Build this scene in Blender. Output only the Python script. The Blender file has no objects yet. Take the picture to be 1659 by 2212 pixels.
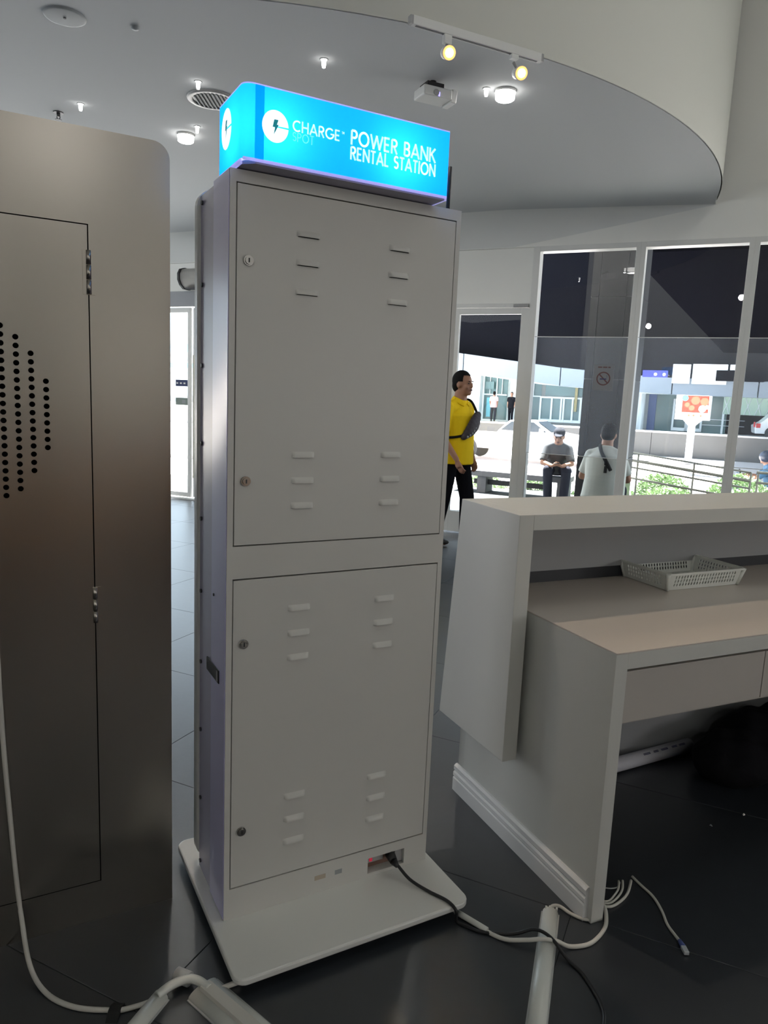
import bpy, bmesh, math, random
from mathutils import Vector, Matrix
random.seed(7)
SC = bpy.context.scene
PI = math.pi
R = math.radians

# ------------------------------------------------------------------ camera
PITCH, ROLL, FPX = -0.15882377, 0.04318737, 1581.34
cam_d = bpy.data.cameras.new('camera'); cam = bpy.data.objects.new('camera', cam_d)
SC.collection.objects.link(cam); SC.camera = cam
cp, sp = math.cos(PITCH), math.sin(PITCH)
_F = Vector((0, cp, sp)); _R0 = Vector((1, 0, 0)); _U0 = Vector((0, -sp, cp))
_R = _R0*math.cos(ROLL) + _U0*math.sin(ROLL); _U = -_R0*math.sin(ROLL) + _U0*math.cos(ROLL)
M3 = Matrix((_R, _U, -_F)).transposed()
cam.matrix_world = Matrix.Translation((0, 0, 1.5)) @ M3.to_4x4()
cam_d.sensor_fit = 'VERTICAL'; cam_d.sensor_height = 24.0
cam_d.lens = 24.0*FPX/2212; cam_d.clip_end = 300; cam_d.clip_start = 0.02

# ------------------------------------------------------------------ exposure, sky, sun, area lights
SC.view_settings.view_transform = 'Standard'; SC.view_settings.look = 'None'
SC.view_settings.exposure = 0.0; SC.view_settings.gamma = 1.0
SC.view_settings.use_curve_mapping = False
try:
    SC.cycles.use_denoising = True
    SC.cycles.max_bounces = 10; SC.cycles.diffuse_bounces = 6; SC.cycles.transparent_max_bounces = 16
    SC.cycles.sample_clamp_indirect = 6.0
    SC.cycles.caustics_reflective = False; SC.cycles.caustics_refractive = False
except Exception:
    pass
WY = R(-24.99974); KY = R(28.81766); CY = R(24.52086)      # headings of the window wall, the kiosk, the counter
WALL0 = Vector((-2.601, 9.673, 0)); KIOSK0 = Vector((-0.393, 1.810, 0)); COUNT0 = Vector((0.646, 1.946, 0)); STEEL0 = Vector((-0.578, 1.959, 0))
MW = Matrix.Translation(WALL0) @ Matrix.Rotation(WY, 4, 'Z')
def W(u, v, z=0): return MW @ Vector((u, v, z))

world = bpy.data.worlds.new('sky'); SC.world = world; world.use_nodes = True
bg = world.node_tree.nodes['Background']
bg.inputs['Color'].default_value = (0.72, 0.86, 1.0, 1); bg.inputs['Strength'].default_value = 4.0

def lamp(name, kind, loc, energy, color=(1, 1, 1), target=None, **kw):
    l = bpy.data.lights.new(name, kind); l.energy = energy; l.color = color
    o = bpy.data.objects.new(name, l); SC.collection.objects.link(o); o.location = loc
    for k, v in kw.items(): setattr(l, k, v)
    if target is not None:
        o.rotation_euler = (Vector(target)-Vector(loc)).to_track_quat('-Z', 'Y').to_euler()
    return o
sd = (W(-0.22, 0.34, 0.92)-W(0, 0, 0))       # from the ground towards the sun
lamp('sun', 'SUN', (0, 0, 20), 74.0, (1, 0.95, 0.90), target=Vector((0, 0, 20))-sd, angle=R(0.6))
ATRIUM_FILL = 36
lamp('atrium_fill', 'AREA', (3.9, 2.7, 6.0), ATRIUM_FILL, (.97, 1, .96), target=(3.6, 2.9, 0), shape='RECTANGLE', size=2.4, size_y=1.6)  # unseen soft lamp added overhead as fill
lamp('right_fill', 'AREA', (7.7, -1.5, 1.65), 88, (1, .985, .97), target=(-1.0, 2.2, 1.6), shape='RECTANGLE', size=5.5, size_y=1.3)  # unseen panel lamp added at the right to fill the kiosk front
lamp('left_fill', 'AREA', (-6.7, 5.2, 1.75), 140, (.88, .95, 1), target=(1.0, 4.6, 1.6), shape='RECTANGLE', size=6.5, size_y=2.8)  # added cool fill in front of the solid left wall, no window there
lamp('desk_spot', 'SPOT', (-.91, 3.31, 6.1), 235, (1, .80, .62), target=(1.2, 2.35, .8), spot_size=R(44), spot_blend=.5, shadow_soft_size=.05)
for hx, hy, hz, tx, ty, tz, he in ((-4.5, -4.2, 3.6, -1, 8, 2.6, 260), (-2.2, -4.4, 4.2, 0, 8, 2.6, 300), (.6, -4.4, 4.4, 1.5, 7.5, 2.8, 300), (3.4, -4.4, 4.2, 3.0, 6.5, 2.8, 300), (5.6, -3.6, 3.8, 4, 6, 2.8, 260)):
    lamp('hall_fill_spot', 'SPOT', (hx, hy, hz), he*.11, (1, .985, .96), target=(tx, ty, tz), spot_size=R(95), spot_blend=.9, shadow_soft_size=.07)  # unseen spots added to lift the window wall and dot its panes
lamp('steel_reflection_spot', 'SPOT', (2.6, -2.2, 4.6), 90, (1, .97, .92), target=(3.6, -4.85, 2.5), spot_size=R(70), spot_blend=.8, shadow_soft_size=.1)  # added spot on an unseen wall, for a bright band in the steel
lamp('hall_fill', 'AREA', (-4.5, 2.5, 3.2), 12, (.95, .98, 1), target=(-4.5, 2.5, 0), shape='RECTANGLE', size=2.0, size_y=2.0)  # unseen cool fill added at the left, without a fitting

# ------------------------------------------------------------------ materials
def mat(name, col, rough=0.5, metal=0.0, spec=0.5, coat=0.0, emit=None, es=0.0, var=0.0, vscale=8.0, bump=0.0, bscale=80.0, stretch=(1, 1, 1), rvar=0.0, detail=4):
    m = bpy.data.materials.new(name); m.use_nodes = True
    nt = m.node_tree; b = nt.nodes['Principled BSDF']
    c4 = (*col, 1)
    b.inputs['Base Color'].default_value = c4; b.inputs['Roughness'].default_value = rough
    b.inputs['Metallic'].default_value = metal; b.inputs['Specular IOR Level'].default_value = spec
    b.inputs['Coat Weight'].default_value = coat; b.inputs['Coat Roughness'].default_value = 0.06
    if emit is not None:
        b.inputs['Emission Color'].default_value = (*emit, 1); b.inputs['Emission Strength'].default_value = es
    if var or bump or rvar:
        tc = nt.nodes.new('ShaderNodeTexCoord'); mp = nt.nodes.new('ShaderNodeMapping')
        mp.inputs['Scale'].default_value = stretch
        nt.links.new(tc.outputs['Object'], mp.inputs['Vector'])
        nz = nt.nodes.new('ShaderNodeTexNoise'); nz.inputs['Scale'].default_value = vscale; nz.inputs['Detail'].default_value = detail
        nt.links.new(mp.outputs['Vector'], nz.inputs['Vector'])
        if var:
            mx = nt.nodes.new('ShaderNodeMix'); mx.data_type = 'RGBA'
            mx.inputs[6].default_value = tuple(max(0, x*(1-var)) for x in col)+(1,)
            mx.inputs[7].default_value = tuple(min(1, x*(1+var)) for x in col)+(1,)
            nt.links.new(nz.outputs['Fac'], mx.inputs[0]); nt.links.new(mx.outputs[2], b.inputs['Base Color'])
        if rvar:
            mr = nt.nodes.new('ShaderNodeMapRange'); mr.inputs['From Min'].default_value = 0.3; mr.inputs['From Max'].default_value = 0.7
            mr.inputs['To Min'].default_value = max(0.02, rough-rvar); mr.inputs['To Max'].default_value = rough+rvar
            nt.links.new(nz.outputs['Fac'], mr.inputs['Value']); nt.links.new(mr.outputs['Result'], b.inputs['Roughness'])
        if bump:
            n2 = nt.nodes.new('ShaderNodeTexNoise'); n2.inputs['Scale'].default_value = bscale
            nt.links.new(mp.outputs['Vector'], n2.inputs['Vector'])
            bp = nt.nodes.new('ShaderNodeBump'); bp.inputs['Strength'].default_value = bump; bp.inputs['Distance'].default_value = 0.01
            nt.links.new(n2.outputs['Fac'], bp.inputs['Height']); nt.links.new(bp.outputs['Normal'], b.inputs['Normal'])
    return m
def glass_mat(name, tint, refl):
    m = bpy.data.materials.new(name); m.use_nodes = True; nt = m.node_tree; nt.nodes.clear()
    out = nt.nodes.new('ShaderNodeOutputMaterial'); tr = nt.nodes.new('ShaderNodeBsdfTransparent'); gl = nt.nodes.new('ShaderNodeBsdfGlossy')
    lw = nt.nodes.new('ShaderNodeFresnel'); lw.inputs['IOR'].default_value = 1.5
    mu = nt.nodes.new('ShaderNodeMath'); mu.operation = 'MULTIPLY_ADD'; mu.inputs[1].default_value = 1.0; mu.inputs[2].default_value = refl
    mx = nt.nodes.new('ShaderNodeMixShader')
    tr.inputs['Color'].default_value = (*tint, 1); gl.inputs['Color'].default_value = (1, 1, 1, 1); gl.inputs['Roughness'].default_value = 0.0
    nt.links.new(lw.outputs[0], mu.inputs[0]); nt.links.new(mu.outputs[0], mx.inputs[0])
    nt.links.new(tr.outputs[0], mx.inputs[1]); nt.links.new(gl.outputs[0], mx.inputs[2]); nt.links.new(mx.outputs[0], out.inputs[0])
    return m
def film_mat(name, tint, haze, refl):
    m = glass_mat(name, tint, refl); nt = m.node_tree
    out = [n for n in nt.nodes if n.type == 'OUTPUT_MATERIAL'][0]; src = out.inputs[0].links[0].from_socket
    df = nt.nodes.new('ShaderNodeBsdfTranslucent'); df.inputs['Color'].default_value = (.85, .9, 1, 1)
    mx = nt.nodes.new('ShaderNodeMixShader'); mx.inputs[0].default_value = haze
    nt.links.new(src, mx.inputs[1]); nt.links.new(df.outputs[0], mx.inputs[2]); nt.links.new(mx.outputs[0], out.inputs[0])
    return m
def lightbox_mat(name, col, emit, es):
    m = bpy.data.materials.new(name); m.use_nodes = True; nt = m.node_tree; nt.nodes.clear()
    out = nt.nodes.new('ShaderNodeOutputMaterial'); tl = nt.nodes.new('ShaderNodeBsdfTranslucent'); df = nt.nodes.new('ShaderNodeBsdfDiffuse')
    em = nt.nodes.new('ShaderNodeEmission'); ad = nt.nodes.new('ShaderNodeAddShader'); mx = nt.nodes.new('ShaderNodeMixShader')
    tl.inputs['Color'].default_value = (*col, 1); df.inputs['Color'].default_value = (*col, 1)
    em.inputs['Color'].default_value = (*emit, 1); em.inputs['Strength'].default_value = es
    mx.inputs[0].default_value = 0.35
    nt.links.new(tl.outputs[0], mx.inputs[1]); nt.links.new(df.outputs[0], mx.inputs[2])
    nt.links.new(mx.outputs[0], ad.inputs[0]); nt.links.new(em.outputs[0], ad.inputs[1]); nt.links.new(ad.outputs[0], out.inputs[0])
    return m

M = {}
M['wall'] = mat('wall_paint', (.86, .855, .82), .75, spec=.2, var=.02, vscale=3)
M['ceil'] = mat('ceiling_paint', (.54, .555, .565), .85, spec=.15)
M['cove'] = mat('cove_blend_tone', (.72, .725, .71), .8, spec=.15)  # light gradient put into stepped tones, this one between ceiling and wall
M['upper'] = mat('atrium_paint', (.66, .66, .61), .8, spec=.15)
M['tile'] = mat('floor_tile', (.022, .026, .032), .34, spec=1.0, var=.25, vscale=14, bump=.02, bscale=40)
M['grout'] = mat('floor_grout', (.035, .04, .045), .8)
M['wood'] = mat('reflector_wood', (.50, .24, .09), .5, var=.3, vscale=3, stretch=(1, 1, 8))
M['frame'] = mat('window_frame', (.72, .72, .70), .4)
M['glass'] = glass_mat('clear_glass', (.92, .95, .95), 0.0)
M['film'] = film_mat('hazy_glass', (.84, .89, .92), .045, 0.0)
M['kiosk'] = mat('kiosk_white', (.60, .59, .56), .38, spec=.4)
M['kside'] = mat('kiosk_side_cast', (.66, .63, 1.0), .2, spec=.6, coat=.6)  # off-white side with the lavender cast of cool light put into its colour
M['kmid'] = mat('kiosk_mid_lavender', (.48, .46, .66), .25, spec=.5, coat=.3)  # lavender light cast in the colour here too, darker than the side
M['kgap'] = mat('kiosk_gap', (.03, .03, .03), .8)
M['kbase'] = mat('kiosk_base_white', (.74, .74, .71), .3, spec=.5, coat=.3)
M['chrome'] = mat('lock_chrome', (.45, .44, .42), .2, 1.0)
M['black'] = mat('black_plastic', (.012, .012, .014), .45)
M['blackm'] = mat('black_matte', (.008, .008, .009), .8, spec=.2)
M['screw'] = mat('screw_dark', (.06, .06, .07), .4, .6)
M['blue'] = lightbox_mat('lightbox_blue', (.015, .46, .95), (0.0, .20, .66), 1.0)
M['blued'] = lightbox_mat('lightbox_blue_band', (.01, .30, .85), (0.0, .20, .68), 1.0)
M['letter'] = mat('lit_lettering', (.9, .95, 1), .5, emit=(.50, .90, .95), es=.85)
M['disc'] = mat('lit_disc', (.9, .95, 1), .5, emit=(.88, .97, 1.0), es=.95)
M['faint'] = mat('lit_faint', (.3, .8, .9), .5, emit=(.12, .72, .90), es=.85)
M['teal'] = mat('lit_teal', (.0, .2, .25), .5, emit=(.0, .22, .28), es=.6)
M['purple'] = lightbox_mat('lightbox_rim', (.75, .72, .92), (.62, .60, 1.0), .22)
M['under'] = mat('lightbox_underside', (.30, .29, .38), .35)
M['copper'] = mat('socket_recess', (.20, .12, .09), .5)
M['redled'] = mat('red_switch', (.4, .02, .03), .4, emit=(1, .05, .12), es=.25)
M['steel'] = mat('brushed_steel', (.42, .39, .355), .26, 1.0, var=.36, vscale=1.6, stretch=(2.2, 2.2, .9), detail=0)
M['count'] = mat('counter_white', (.60, .60, .57), .35, spec=.35)
M['desk'] = mat('counter_top', (.60, .54, .49), .3, spec=.4)
M['drawer'] = mat('drawer_front', (.46, .43, .40), .4)
M['inner'] = mat('counter_inner', (.34, .35, .36), .55)
M['plinth'] = mat('counter_dark_strip', (.03, .032, .038), .5)
M['basew'] = mat('baseboard_white', (.74, .74, .74), .25, coat=.3)
M['basket'] = mat('basket_plastic', (.70, .72, .68), .4)
M['cable'] = mat('cable_white', (.62, .60, .55), .5)
M['pvc'] = mat('trunking_white', (.66, .67, .63), .35)
M['pvcg'] = mat('trunking_grey', (.45, .46, .46), .5)
M['tape'] = mat('gaffer_tape', (.01, .01, .01), .7)
M['bootb'] = mat('plug_boot_blue', (.06, .09, .28), .5)
M['clearp'] = mat('clear_plug', (.45, .48, .50), .2)
M['cloth'] = mat('black_cloth', (.010, .010, .012), .95, spec=.1, bump=.4, bscale=30)
M['paper'] = mat('paper_white', (.75, .75, .73), .7)
M['tubew'] = mat('tube_white', (.62, .62, .68), .5)
M['ink'] = mat('ink_blue', (.05, .05, .14), .6)
M['lampw'] = mat('lamp_white', (.75, .75, .73), .4)
M['lampg'] = mat('lamp_grey', (.35, .35, .35), .45)
M['led'] = mat('led_diffuser', (1, 1, 1), .4, emit=(1, .98, .94), es=9.0)
M['warm'] = mat('spot_lens', (1, .8, .5), .4, emit=(1, .66, .28), es=14.0)
M['warmr'] = mat('spot_ring', (.8, .6, .3), .3, emit=(1, .55, .15), es=1.2)
M['grille'] = mat('grille_dark', (.05, .05, .055), .6)
M['speak'] = mat('speaker_grey', (.30, .32, .33), .7)
M['pled'] = mat('violet_led', (.3, .3, .9), .4, emit=(.35, .3, 1), es=2.0)
M['air'] = mat('air_curtain_grey', (.30, .29, .27), .4)
M['lintel'] = mat('lintel_grey', (.30, .31, .33), .6)
M['navy'] = mat('sticker_navy', (.012, .025, .10), .6)
M['gsticker'] = mat('sticker_green_grey', (.22, .27, .24), .6)
M['skin'] = mat('skin', (.36, .19, .125), .55, spec=.3)
M['hair'] = mat('hair_black', (.008, .007, .007), .8, spec=.15)
M['yellow'] = mat('polo_yellow', (.88, .60, .015), .8, spec=.1, var=.06, vscale=14)
M['trous'] = mat('trousers_black', (.008, .008, .011), .9, spec=.1)
M['shoe'] = mat('shoe_black', (.012, .012, .012), .5)
M['bagp'] = mat('sling_bag', (.035, .028, .035), .7, var=.5, vscale=40)
M['white_shirt'] = mat('white_tshirt', (.62, .63, .58), .85, spec=.1)
M['grey_shirt'] = mat('grey_shirt', (.09, .095, .10), .85, spec=.1)
M['dkshirt'] = mat('dark_vest', (.03, .032, .04), .85, spec=.1)
M['jean'] = mat('dark_jeans', (.03, .032, .045), .85, spec=.1)
M['pink'] = mat('pink_shirt', (.75, .45, .42), .8)
M['skinb'] = mat('skin_tan', (.40, .25, .19), .6)
M['mouth'] = mat('mouth_dark', (.10, .035, .03), .5)
M['eye'] = mat('eye_dark', (.015, .01, .01), .3)
M['bench'] = mat('bench_stone', (.16, .16, .17), .7, var=.1)
M['benchl'] = mat('bench_light', (.55, .55, .55), .6)
M['terr'] = mat('terrace_paving', (.66, .65, .64), .8, var=.08)
M['road'] = mat('road_concrete', (.58, .54, .53), .85, var=.05)
M['leaf'] = mat('shrub_leaf', (.30, .40, .24), .6, var=.35, vscale=10)
M['soil'] = mat('planter_soil', (.08, .06, .04), .9)
M['clad'] = mat('column_cladding', (.035, .037, .042), .35, spec=.4)
M['joint'] = mat('column_joint', (.20, .21, .22), .6)
M['rail'] = mat('railing_steel', (.50, .48, .40), .5)
M['canopy'] = mat('canopy_white', (.20, .24, .28), .6)
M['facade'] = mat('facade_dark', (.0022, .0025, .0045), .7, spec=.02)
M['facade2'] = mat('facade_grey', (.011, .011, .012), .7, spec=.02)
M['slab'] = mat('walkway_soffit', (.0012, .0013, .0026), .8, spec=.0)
M['shopg'] = mat('shop_glass', (.10, .17, .17), .15, spec=.5, var=.5, vscale=.6)
M['shopw'] = mat('shop_white', (.72, .76, .76), .6)
M['lowwall'] = mat('low_wall_concrete', (.085, .085, .082), .9, var=.12, vscale=1.2)
M['coping'] = mat('low_wall_coping', (.40, .40, .40), .7)
M['carw'] = mat('car_white', (.75, .75, .75), .25, coat=.6)
M['carg'] = mat('car_glass', (.03, .04, .05), .1)
M['tyre'] = mat('tyre', (.03, .03, .03), .8)
M['rim'] = mat('rim', (.4, .4, .4), .3, .8)
M['red'] = mat('tail_red', (.5, .03, .03), .3)
M['poster'] = mat('poster_orange', (.40, .045, .02), .6, var=.3, vscale=3)
M['orange'] = mat('poster_peach', (.50, .16, .08), .6)
M['cyan'] = mat('poster_cyan', (.12, .38, .45), .6)
M['bluep'] = mat('panel_sky_blue', (.20, .45, .62), .6)
M['bluerefl'] = mat('blue_reflection', (.02, .03, .30), .5, emit=(.03, .05, .5), es=.08)
M['nsred'] = mat('sign_red', (.13, .06, .06), .6)
M['nspaper'] = mat('sign_sheet', (.24, .25, .27), .7)
M['pale'] = mat('pale_panel', (.80, .84, .86), .7)
M['helm'] = mat('helmet_dark', (.02, .03, .06), .3)
M['bluej'] = mat('blue_jacket', (.05, .14, .25), .8)
M['diamond'] = mat('lattice_panel', (.42, .55, .45), .6)

# ------------------------------------------------------------------ mesh helpers
class MB:
    def __init__(s): s.v = []; s.f = []; s.sm = []
    def add(s, vs, fs, smooth=False):
        n = len(s.v); s.v += [Vector(p) for p in vs]; s.f += [tuple(i+n for i in f) for f in fs]; s.sm += [smooth]*len(fs); return s
    def box(s, x0, x1, y0, y1, z0, z1):
        return s.add([(x0, y0, z0), (x1, y0, z0), (x1, y1, z0), (x0, y1, z0), (x0, y0, z1), (x1, y0, z1), (x1, y1, z1), (x0, y1, z1)],
                     [(0, 3, 2, 1), (4, 5, 6, 7), (0, 1, 5, 4), (1, 2, 6, 5), (2, 3, 7, 6), (3, 0, 4, 7)])
    def cyl(s, p0, p1, r0, r1=None, n=16, cap=True, smooth=True, sq=1.0, ref=None):
        p0, p1 = Vector(p0), Vector(p1); r1 = r0 if r1 is None else r1
        a = (p1-p0).normalized(); t = Vector(ref) if ref else (Vector((0, 0, 1)) if abs(a.z) < .9 else Vector((1, 0, 0)))
        e1 = (t-a*t.dot(a)).normalized(); e2 = a.cross(e1)
        vs = []
        for p, r in ((p0, r0), (p1, r1)):
            for i in range(n):
                th = 2*PI*i/n; vs.append(p+e1*r*math.cos(th)+e2*r*sq*math.sin(th))
        s.add(vs, [(i, (i+1) % n, n+(i+1) % n, n+i) for i in range(n)], smooth)
        if cap: s.add(vs[:n], [tuple(range(n-1, -1, -1))]); s.add(vs[n:], [tuple(range(n))])
        return s
    def tube(s, pts, r, n=8):
        pts = [Vector(p) for p in pts]; vs = []; fs = []
        up = Vector((0, 0, 1))
        for i, p in enumerate(pts):
            a = (pts[min(i+1, len(pts)-1)]-pts[max(i-1, 0)])
            a = a.normalized() if a.length else Vector((0, 0, 1))
            t = up if abs(a.z) < .95 else Vector((1, 0, 0))
            e1 = (t-a*t.dot(a)).normalized(); e2 = a.cross(e1)
            rr = r[i] if isinstance(r, (list, tuple)) else r
            vs += [p+e1*rr*math.cos(2*PI*k/n)+e2*rr*math.sin(2*PI*k/n) for k in range(n)]
        for i in range(len(pts)-1):
            for k in range(n): fs.append((i*n+k, i*n+(k+1) % n, (i+1)*n+(k+1) % n, (i+1)*n+k))
        s.add(vs, fs, True); m = len(vs)
        s.add(vs[:n], [tuple(range(n-1, -1, -1))]); s.add(vs[m-n:], [tuple(range(n))])
        return s
    def ell(s, c, rx, ry, rz, n=16, m=10, rot=None):
        c = Vector(c); vs = []; fs = []
        for j in range(m+1):
            ph = -PI/2+PI*j/m
            for i in range(n):
                th = 2*PI*i/n; p = Vector((rx*math.cos(ph)*math.cos(th), ry*math.cos(ph)*math.sin(th), rz*math.sin(ph)))
                vs.append(c+(rot @ p if rot else p))
        for j in range(m):
            for i in range(n): fs.append((j*n+i, j*n+(i+1) % n, (j+1)*n+(i+1) % n, (j+1)*n+i))
        return s.add(vs, fs, True)
    def prism(s, poly, axis, a0, a1, smooth=False):
        # poly: 2-D outline in the two other axes (x,z for axis y; y,z for axis x; x,y for axis z)
        def P(q, a): return {'x': (a, q[0], q[1]), 'y': (q[0], a, q[1]), 'z': (q[0], q[1], a)}[axis]
        n = len(poly); vs = [P(q, a0) for q in poly]+[P(q, a1) for q in poly]
        s.add(vs, [(i, (i+1) % n, n+(i+1) % n, n+i) for i in range(n)], smooth)
        s.add(vs[:n], [tuple(range(n-1, -1, -1))]); s.add(vs[n:], [tuple(range(n))]); return s
    def lathe(s, prof, c=(0, 0, 0), n=24):
        vs = []; fs = []; c = Vector(c)
        for r, z in prof:
            for i in range(n): vs.append(c+Vector((r*math.cos(2*PI*i/n), r*math.sin(2*PI*i/n), z)))
        for j in range(len(prof)-1):
            for i in range(n): fs.append((j*n+i, j*n+(i+1) % n, (j+1)*n+(i+1) % n, (j+1)*n+i))
        return s.add(vs, fs, True)
    def build(s, name, m, parent=None, loc=(0, 0, 0), rz=0.0, bevel=0.0, merge=True, fix=True):
        me = bpy.data.meshes.new(name); me.from_pydata([tuple(v) for v in s.v], [], s.f)
        for p, k in zip(me.polygons, s.sm): p.use_smooth = k
        if merge or fix:
            bm = bmesh.new(); bm.from_mesh(me)
            if merge: bmesh.ops.remove_doubles(bm, verts=bm.verts, dist=1e-6)
            if fix: bmesh.ops.recalc_face_normals(bm, faces=bm.faces)
            if bevel:
                ed = [e for e in bm.edges if len(e.link_faces) == 2 and e.calc_face_angle(0) > R(35)]
                bmesh.ops.bevel(bm, geom=ed, offset=bevel, segments=2, affect='EDGES', profile=.5)
            bm.to_mesh(me); bm.free()
        if m is not None: me.materials.append(M[m] if isinstance(m, str) else m)
        o = bpy.data.objects.new(name, me); SC.collection.objects.link(o)
        o.location = loc; o.rotation_euler = (0, 0, rz)
        if parent is not None: o.parent = parent
        return o
def mesh_obj(name, me, m, parent=None, loc=(0, 0, 0), rot=(0, 0, 0)):
    if m is not None and not me.materials: me.materials.append(M[m])
    o = bpy.data.objects.new(name, me); SC.collection.objects.link(o); o.location = loc; o.rotation_euler = rot
    if parent is not None: o.parent = parent
    return o
def tag(o, label, cat, group=None, kind=None):
    o['label'] = label; o['category'] = cat
    if group: o['group'] = group
    if kind: o['kind'] = kind
    return o
def thing(name, label, cat, loc=(0, 0, 0), rz=0.0, group=None):
    o = bpy.data.objects.new(name, None); SC.collection.objects.link(o); o.empty_display_size = .1
    o.location = loc; o.rotation_euler = (0, 0, rz); return tag(o, label, cat, group)
def struct(o): o['kind'] = 'structure'; return o
def sempty(name, loc=(0, 0, 0), rz=0.0):
    o = bpy.data.objects.new(name, None); SC.collection.objects.link(o); o.location = loc; o.rotation_euler = (0, 0, rz); return struct(o)
def cp(o, name=None, parent=None, loc=None, rz=None):
    c = o.copy(); SC.collection.objects.link(c)
    if parent is not None: c.parent = parent
    if loc is not None: c.location = loc
    if rz is not None: c.rotation_euler = (0, 0, rz)
    return c
def dup_tree(o, loc, rz=None, label=None):
    c = cp(o, loc=loc, rz=rz)
    if label: c['label'] = label
    for ch in o.children:
        k = cp(ch, parent=c)
        for g in ch.children: cp(g, parent=k)
    return c
def crv(pts, k=6):
    P = [Vector(p) for p in pts]; out = []
    for i in range(len(P)-1):
        a, b, c, d = P[max(i-1, 0)], P[i], P[i+1], P[min(i+2, len(P)-1)]
        for j in range(k):
            t = j/k; out.append(.5*((2*b)+(-a+c)*t+(2*a-5*b+4*c-d)*t*t+(-a+3*b-3*c+d)*t**3))
    out.append(P[-1]); return out
def rrect(x0, x1, y0, y1, r, n=6):
    o = []
    for cx, cy, a in ((x1-r, y0+r, -PI/2), (x1-r, y1-r, 0), (x0+r, y1-r, PI/2), (x0+r, y0+r, PI)):
        for i in range(n+1): t = a+PI/2*i/n; o.append((cx+r*math.cos(t), cy+r*math.sin(t)))
    return o
def plate(outline, holes, th):
    """a flat sheet with real holes, in the local xz plane, thickness along y (0..th)"""
    cu = bpy.data.curves.new('sheet', 'CURVE'); cu.dimensions = '2D'; cu.fill_mode = 'BOTH'; cu.extrude = th/2
    for poly in [outline]+holes:
        sp = cu.splines.new('POLY'); sp.points.add(len(poly)-1); sp.use_cyclic_u = True
        for p, q in zip(sp.points, poly): p.co = (q[0], q[1], 0, 1)
    o = bpy.data.objects.new('sheet', cu); SC.collection.objects.link(o)
    dg = bpy.context.evaluated_depsgraph_get(); dg.update()
    me = bpy.data.meshes.new_from_object(o.evaluated_get(dg)); bpy.data.objects.remove(o); bpy.data.curves.remove(cu)
    me.transform(Matrix(((1, 0, 0, 0), (0, 0, -1, th/2), (0, 1, 0, 0), (0, 0, 0, 1))))
    me.materials.clear(); return me
def voxel_mesh(mb, vox, smooth=3):
    me = bpy.data.meshes.new('form'); me.from_pydata([tuple(v) for v in mb.v], [], mb.f)
    bm = bmesh.new(); bm.from_mesh(me); bmesh.ops.remove_doubles(bm, verts=bm.verts, dist=1e-5)
    bmesh.ops.recalc_face_normals(bm, faces=bm.faces); bm.to_mesh(me); bm.free()
    o = bpy.data.objects.new('form', me); SC.collection.objects.link(o)
    r = o.modifiers.new('r', 'REMESH'); r.mode = 'VOXEL'; r.voxel_size = vox; r.use_smooth_shade = True
    s = o.modifiers.new('s', 'SMOOTH'); s.iterations = smooth; s.factor = .5
    dg = bpy.context.evaluated_depsgraph_get(); dg.update()
    out = bpy.data.meshes.new_from_object(o.evaluated_get(dg)); bpy.data.objects.remove(o); bpy.data.meshes.remove(me)
    for p in out.polygons: p.use_smooth = True
    return out

# ------------------------------------------------------------------ SETTING: floor
flo = struct(MB().box(-7, 9, -5, 12.5, -.06, -.004).build('floor', 'grout'))
wux, wuy = math.cos(WY), math.sin(WY); T = .863
tme = bpy.data.meshes.new('tile'); h = T/2-.0009
tb = bmesh.new(); tb.from_mesh(MB().box(-h, h, -h, h, -.008, 0).build('tmp_tile', None).data)
bmesh.ops.bevel(tb, geom=[e for e in tb.edges if all(v.co.z > -.001 for v in e.verts)], offset=.0012, segments=1, affect='EDGES')
tb.to_mesh(tme); tb.free(); bpy.data.objects.remove(bpy.data.objects['tmp_tile']); tme.materials.append(M['tile'])
for i in range(-6, 12):
    for j in range(-4, 6):
        u = -1.142+(i+.5-4)*T; v = 2.905+(j+.5)*T
        x = u*wux-v*wuy; y = u*wuy+v*wux
        if -6.2 < x < 7 and -1.2 < y < 10.6 and v < 7.664+.2:
            mesh_obj('tile', tme, None, flo, (x, y, 0), (0, 0, WY))

# ------------------------------------------------------------------ SETTING: lower round ceiling and its fascia, atrium
DC = Vector((-1.284, 8.15)); DR = 4.32; CZ = 3.354
arc = []
for i in range(0, 97):
    a = R(-205+230*i/96)+WY*0
    p = DC+Vector((math.cos(a), math.sin(a)))*DR
    q = MW.inverted() @ Vector((p.x, p.y, 0))
    if q.y < -.001: arc.append((p.x, p.y))
def towall(p): q = MW.inverted() @ Vector((p[0], p[1], 0)); w_ = W(q.x, 0); return (w_.x, w_.y)
arc_in = [((x-DC.x)*.9975+DC.x, (y-DC.y)*.9975+DC.y) for x, y in arc]
poly = [towall(arc_in[0])]+arc_in+[towall(arc_in[-1])]
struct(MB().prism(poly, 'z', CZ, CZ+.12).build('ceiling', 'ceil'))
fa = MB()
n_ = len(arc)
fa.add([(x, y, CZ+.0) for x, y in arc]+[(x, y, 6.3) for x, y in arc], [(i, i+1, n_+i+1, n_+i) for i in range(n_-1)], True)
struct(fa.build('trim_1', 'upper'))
struct(MB().box(-7, 9, -5, 12.5, 6.3, 6.4).build('ceiling.001', 'upper'))
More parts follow.
